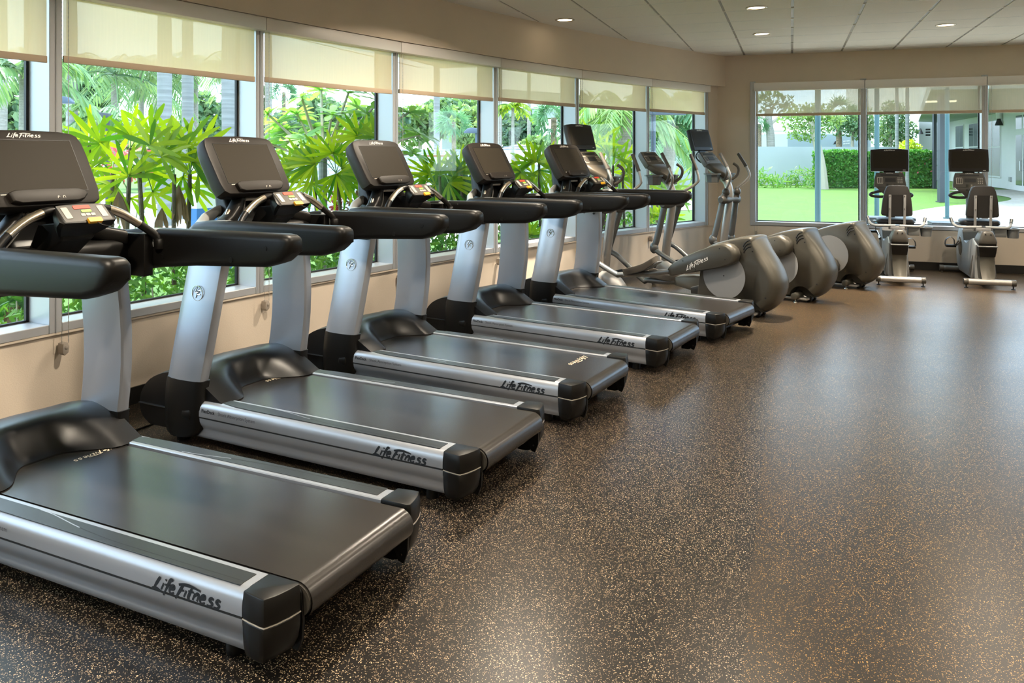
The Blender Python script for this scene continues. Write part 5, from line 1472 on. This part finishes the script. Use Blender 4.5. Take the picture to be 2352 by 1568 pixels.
p, q = at(452, 0, 10.5), at(600, 0, 11.5); root = thing('painted_wall', 'white wall with a blue lower half beside the second treadmill screen', 'wall', (0, 0, 0))
wallbox(p, q, .15, .75, 1.42).build('upper_half', M['white'], root, smooth=False); wallbox(p, q, .17, GZ, .75).build('lower_half', M['blue'], root, smooth=False, label='blue lower half')

# ------------------------------------------------------------------ built things in the garden
for (px, wp, d, lb) in ((1878.5, 13, 13.8, 'teal pole in the first back window, nearest of three'), (2014, 10.6, 16.9, 'teal pole behind the nearer bike screen'), (2175.5, 9.2, 19.9, 'teal pole just before the farther bike screen')):
    b = at(px, 356, d); b.z = GZ; root = thing('teal_pole', lb, 'pole', b, 0, 'teal shade poles on the lawn'); r = wp / F_PX * d / 2
    g = G(); g.tube([(0, 0, 0), (0, 0, 4.2)], r, 20); g.build('shaft', M['teal'], root); g = G(); g.cyl((0, 0, 0), (0, 0, .03), r * 1.9, 20); g.cyl((0, 0, 4.2), (0, 0, 4.24), r * 1.15, 16); g.build('base_plate', M['teal'], root)
def lamp(label, px, yt, d, headdir, hw=.28, mt='slate', ph=True, grp='garden lamp posts'):
    b = at(px, 356, d); b.z = GZ; z = at(px, yt, d).z - GZ
    root = thing('lamp_post', label, 'lamp post', b, 0, grp); g = G(); g.tube([(0, 0, 0), (0, 0, z)], .045, 12); g.build('shaft', M[mt], root)
    rt = Vector((cos(YAW), sin(YAW), 0)) * headdir; g = G()
    g.loft([[tuple(rt * (a * hw) + Vector((0, 0, z + b_)) + rt.cross(UP) * s_) for s_, b_ in ((-.09 * k, 0), (.09 * k, 0), (.07 * k, h_), (-.07 * k, h_))] for a, k, h_ in ((-.15, 1, .10), (.4, 1, .12), (.8, .9, .10), (1.1, .6, .03))]); g.build('lamp_head', M[mt], root, bevel=.008)
lamp('lamp post with dark head hidden behind the first window post', 128, 238, 12.5, 1, .25)
lamp('lamp post with dark head behind the bright lady palm', 247, 272, 16, -1, .28, 'post_dark')
lamp('small lamp post between the third and fourth treadmill screens', 1096, 306, 17, -1, .26)
lamp('blue-grey lamp post behind the middle elliptical trainer', 1500, 264, 13.5, 1, .5)
def umbrella(label, px, py, d, rpx, hpx, mt='canvas'):
    c = at(px, py, d); b = Vector((c.x, c.y, GZ - .25)); k = d / F_PX; z = c.z - b.z; r = rpx * k; h = hpx * k
    root = thing('umbrella', label, 'umbrella', b, 0, 'umbrellas by the pool'); g = G()
    g.tube([(0, 0, 0), (0, 0, z)], .03, 10); g.build('pole', M['tube'], root)
    g = G(); rings = []
    for t in (0.02, .35, .7, 1.0): rings.append([(r * t * cos(2 * pi * i / 16), r * t * sin(2 * pi * i / 16), z - h * (t ** 1.15) - (.03 if i % 2 else 0) * t) for i in range(16)])
    rings.append([(r * cos(2 * pi * i / 16), r * sin(2 * pi * i / 16), z - h - .10 - (.03 if i % 2 else 0)) for i in range(16)])
    g.loft(rings, 0, caps=False); g.build('canopy', M[mt], root, smooth=False, recalc=False)
    g = G()
    for t in (.45, .62, .8): g.tube([(r * t * cos(2 * pi * i / 24), r * t * sin(2 * pi * i / 24), z - h * (t ** 1.15) + .012) for i in range(25)], .012, 4, caps=False)
    g.build('stripes', M['slate'], root); g = G(); g.sphere((0, 0, z + .03), .04, 8, 6); g.build('finial', M['tube'], root)
umbrella('striped white umbrella between the fourth and fifth treadmill screens', 1192, 331, 24, 78, 17)
umbrella('plain white umbrella behind the pale trunk right of the third treadmill screen', 985, 341, 24, 62, 12)
p = at(1012, 372, 18.5); root = thing('wooden_frame', 'red-brown wooden frame before the stone wall', 'garden frame', (p.x, p.y, GZ), YAW)
for x in (-.34, -.02, .33):
    g = G(); g.box(x - .018, x + .018, -.02, .02, 0, at(0, 358, 18.5).z - GZ); g.build('post', M['wood'], root)
g = G(); g.box(-.42, .38, -.03, .03, at(0, 360, 18.5).z - GZ, at(0, 356, 18.5).z - GZ); g.build('beam', M['wood'], root)
# elevated road
p, q = at(700, 0, 90), at(1140, 0, 62); root = thing('elevated_road', 'grey elevated road far behind the trees, under the third full blind', 'bridge', (0, 0, 0))
wallbox(p, q, 7, 5.2, 6.6).build('parapet', M['white'], root, smooth=False); wallbox(p + Vector((0, .2, 0)), q + Vector((0, .2, 0)), 6.8, 4.5, 5.2).build('deck', M['soffit'], root, smooth=False)
for k in (.25, .75): g = G(); m_ = p.lerp(q, k); g.box(m_.x - .6, m_.x + .6, m_.y + 3, m_.y + 4.2, GZ - .3, 4.6); g.build('pier', M['soffit'], root)
# clad building with a sign behind the boundary wall
p, q = at(1809, 0, 47), at(2000, 0, 50); root = thing('clad_building', 'grey clad building with a small sign behind the boundary wall', 'building', (0, 0, 0))
wallbox(p, q, 5, GZ, 2.72).build('wall', M['container'], root, smooth=False); wallbox(p, q, 5.2, 2.72, 2.82).build('parapet', M['white'], root, smooth=False)
dn = (q - p).normalized(); o = at(1927, 0, 48.85) + dn.cross(UP) * .06; o.z = 0; S_ = lambda x, z: o + dn * x + UP * z
g = G(); g.quad(S_(-.52, 2.18), S_(-.28, 2.18), S_(-.22, 2.34), S_(-.40, 2.34)); g.build('sign_mark', M['gasket'], root, recalc=False)
g = G(); g.add([S_(-.27, 2.08), S_(-.02, 2.08), S_(-.13, 2.36)], [(0, 1, 2)]); g.build('sign_mark', M['red'], root, recalc=False)
g = G()
for i, (wd, zz) in enumerate(((.62, 2.23), (.55, 2.08))):
    for k in range(6): g.quad(S_(.30 + k * wd / 6, zz), S_(.30 + k * wd / 6 + .055, zz), S_(.31 + k * wd / 6 + .055, zz + .08), S_(.31 + k * wd / 6, zz + .08))
g.build('sign_lettering', M['white_ink'], root, recalc=False)
p, q = at(1690, 0, 60), at(1812, 0, 60); root = thing('pale_building', 'long pale building behind the leaning tree trunk', 'building', (0, 0, 0))
wallbox(p, q, 6, GZ, 3.3).build('wall', M['white'], root, smooth=False); wallbox(p + Vector((0, -.1, 0)), q + Vector((0, -.1, 0)), 6.3, 3.3, 4.0).build('roof_band', M['cassette'], root, smooth=False)

# white hotel wing with canopy
A_, B_ = at(2197, 0, 47.3), at(2298, 0, 38.5); A_.z = B_.z = 0; fd = (B_ - A_).normalized(); fn = Vector((fd.y, -fd.x, 0))
if fn.dot(-A_) < 0: fn = -fn
def fx(px):   # distance along the facade seen at pixel column px
    r_ = at(px, 0, 1.0); r_.z = 0
    det = r_.x * -fd.y + r_.y * fd.x
    t = (A_.x * -fd.y + A_.y * fd.x) / det
    return (r_ * t - A_).dot(fd)
FS = lambda s_, z, o_=0.0: A_ + fd * s_ + fn * o_ + UP * z
root = thing('hotel_building', 'white building with a flat canopy beyond the lawn, behind the bikes', 'building', (0, 0, 0))
def fbox(s0, s1, z0, z1, o0, o1):
    g = G(); g.loft([[FS(s0, z, o0), FS(s1, z, o0), FS(s1, z, o1), FS(s0, z, o1)] for z in (z0, z1)]); return g
s_l, s_r = fx(2170), fx(2440)
fbox(s_l, s_r, GZ, 3.6, -4, 0).build('wall', M['white'], root, smooth=False)
a0, a1 = at(2111, 0, 49.5), at(2182, 0, 51.5); wallbox(a0, a1, 5, GZ, 7.5).build('end_block', M['white'], root, smooth=False)
cp = [at(2109, 0, 48.9), at(2120, 0, 36), at(2138, 0, 25), at(2520, 0, 24), at(2520, 0, 34), FS(s_l, 0, -.2)]
g = G(); g.loft([[(v.x, v.y, z) for v in cp] for z in (3.5, 3.95)]); g.build('canopy', M['soffit'], root, smooth=False)
g = G(); v = at(2161, 0, 30); g.box(v.x - .5, v.x + .5, v.y - .12, v.y + .12, 3.44, 3.5); g.build('soffit_light', M['lamp_on'], root)
for (x0, x1, zb, zt) in ((2197, 2214, .55, 3.15), (2228, 2249, .55, 3.15), (2268, 2299, .45, 3.15)):
    s0, s1 = fx(x0), fx(x1)
    fr = fbox(s0 - .06, s1 + .06, zb - .08, zt + .06, -.05, .05).build('window', M['white'], root, smooth=False)
    sm = (s0 + s1) / 2; zm = zb + (zt - zb) * .52
    for (u0, u1, v0, v1) in ((s0, sm - .03, zb, zm - .03), (sm + .03, s1, zb, zm - .03), (s0, sm - .03, zm + .03, zt), (sm + .03, s1, zm + .03, zt)):
        fbox(u0, u1, v0, v1, .045, .056).build('pane', M['win_dark'], fr, smooth=False)
s0, s1 = fx(2335.5), fx(2372)
dr = fbox(s0, s1, GZ, 3.35, -.05, .07).build('door', M['white'], root, smooth=False)
for (k0, k1, z0, z1) in ((.06, .46, .12, 2.35), (.54, .94, .12, 2.35), (.06, .46, 2.62, 3.22), (.54, .94, 2.62, 3.22)): fbox(s0 + (s1 - s0) * k0, s0 + (s1 - s0) * k1, z0, z1, .06, .078).build('pane', M['win_dark'], dr, smooth=False)
sh = s0 + (s1 - s0) * .44
g = G(); g.tube([FS(sh, 1.2, .08), FS(sh, 1.2, .14), FS(sh, .78, .14), FS(sh, .78, .08)], .03, 6); g.build('handle', M['alu'], dr)
sc = fx(2303); g = G(); g.cyl(FS(sc, 3.2, .16), FS(sc, 3.62, .16), .13, 14); sl = g.build('wall_lamp', M['white'], root); g = G(); g.cyl(FS(sc, 3.2, .16), FS(sc, 2.88, .16), .07, 14, 0, .17); g.build('lamp_shade', M['gasket'], sl)
g = fbox(fx(2319.5), fx(2324), .25, .45, 0, .06); g.build('socket_box', M['shoulder'], root)
v = at(2131, 0, 49.4)
for i in range(3): g = G(); g.box(v.x - .12, v.x + .12, v.y - .15, v.y + .05, 2.65 + i * .17, 2.75 + i * .17); g.build('vent_slot', M['gasket'], root)
v = at(2112.5, 0, 49.2); g = G(); g.cyl((v.x, v.y - .1, 2.75), (v.x, v.y - .1, 3.1), .2, 12, 0, .06); g.build('wall_lamp', M['post_dark'], root)
for (px, wp, yb, lb) in ((2146.5, 7, 433, 'slimmer dark canopy post next to the hedge'), (2162, 12.5, 464, 'thicker dark canopy post beside the teal pole')):
    b = gr(px, yb); d = F_PX * (CAM_H - GZ) / (yb - Y_HOR); r = wp / F_PX * d / 2
    root = thing('canopy_post', lb, 'post', b, YAW, 'dark canopy posts'); g = G(); g.box(-r, r, -r, r, 0, 3.5 - GZ); g.build('shaft', M['post_dark'], root); g = G(); g.box(-r * 1.4, r * 1.4, -r * 1.4, r * 1.4, 0, .03); g.build('base_plate', M['post_dark'], root)
# railing beyond the hedge
p, q = at(2108, 0, 44), at(2160, 0, 42); root = thing('railing', 'black metal railing between the hedge and the white building', 'railing', (0, 0, 0)); d = q - p; d.z = 0
g = G(); g.tube([p + UP * (1.68 - p.z), q + UP * (1.68 - q.z)], .02, 6); g.tube([p + UP * (.1 - p.z), q + UP * (.1 - q.z)], .02, 6); g.build('rail', M['post_dark'], root)
for k in range(12): m_ = p.lerp(q, k / 11); g = G(); g.cyl((m_.x, m_.y, GZ), (m_.x, m_.y, 1.75), .012, 6); g.build('bar', M['post_dark'], root)
# low dark benches right outside the glass
for (x0, x1, yt, lb) in ((1994, 2110, 499, 'low dark bench outside the glass behind the nearer bike'), (2141, 2262, 511, 'low dark bench outside the glass behind the farther bike')):
    d0 = 11.9 if x0 < 2100 else 11.2; p, q = at(x0, yt, d0), at(x1, yt, d0 - .45); root = thing('bench', lb, 'bench', (p.x, p.y, GZ), 0, 'dark benches outside the back windows')
    wd = q.x - p.x; zt = p.z - GZ; g = G(); g.box(0, wd, 0, .42, zt - .06, zt); g.build('seat_board', M['bench'], root, bevel=.006)
    for x in (.06, wd - .06): g = G(); g.box(x - .04, x + .04, .05, .37, 0, zt - .06); g.build('leg', M['bench'], root)
# ------------------------------------------------------------------ daylight
w = bpy.data.worlds.new('sky'); SC.world = w; w.use_nodes = True
nt = w.node_tree; nt.nodes.clear()
wo = nt.nodes.new('ShaderNodeOutputWorld'); bg = nt.nodes.new('ShaderNodeBackground')
tc = N(nt, 'ShaderNodeTexCoord'); mp = N(nt, 'ShaderNodeMapping'); mp.inputs['Scale'].default_value = (1.2, 1.2, 3.0)
nz = N(nt, 'ShaderNodeTexNoise', Scale=2.2, Detail=6.0, Roughness=.55)
nt.links.new(tc.outputs['Generated'], mp.inputs['Vector']); nt.links.new(mp.outputs['Vector'], nz.inputs['Vector'])
cr = N(nt, 'ShaderNodeValToRGB'); cr.color_ramp.elements[0].position = .38; cr.color_ramp.elements[1].position = .62
cr.color_ramp.elements[0].color = (.46, .68, 1.0, 1); cr.color_ramp.elements[1].color = (.80, .91, 1.0, 1)
nt.links.new(nz.outputs['Fac'], cr.inputs[0]); nt.links.new(cr.outputs[0], bg.inputs['Color'])
bg.inputs['Strength'].default_value = 4.6
nt.links.new(bg.outputs[0], wo.inputs[0])
sun = bpy.data.lights.new('sun', 'SUN'); sun.energy = 9.0; sun.angle = radians(25); sun.color = (1.0, .95, .86)
so = bpy.data.objects.new('sun', sun); COL.objects.link(so)
sd = Vector((.35, -.10, -1.0)).normalized()     # direction the light travels
so.rotation_euler = sd.to_track_quat('-Z', 'Y').to_euler()
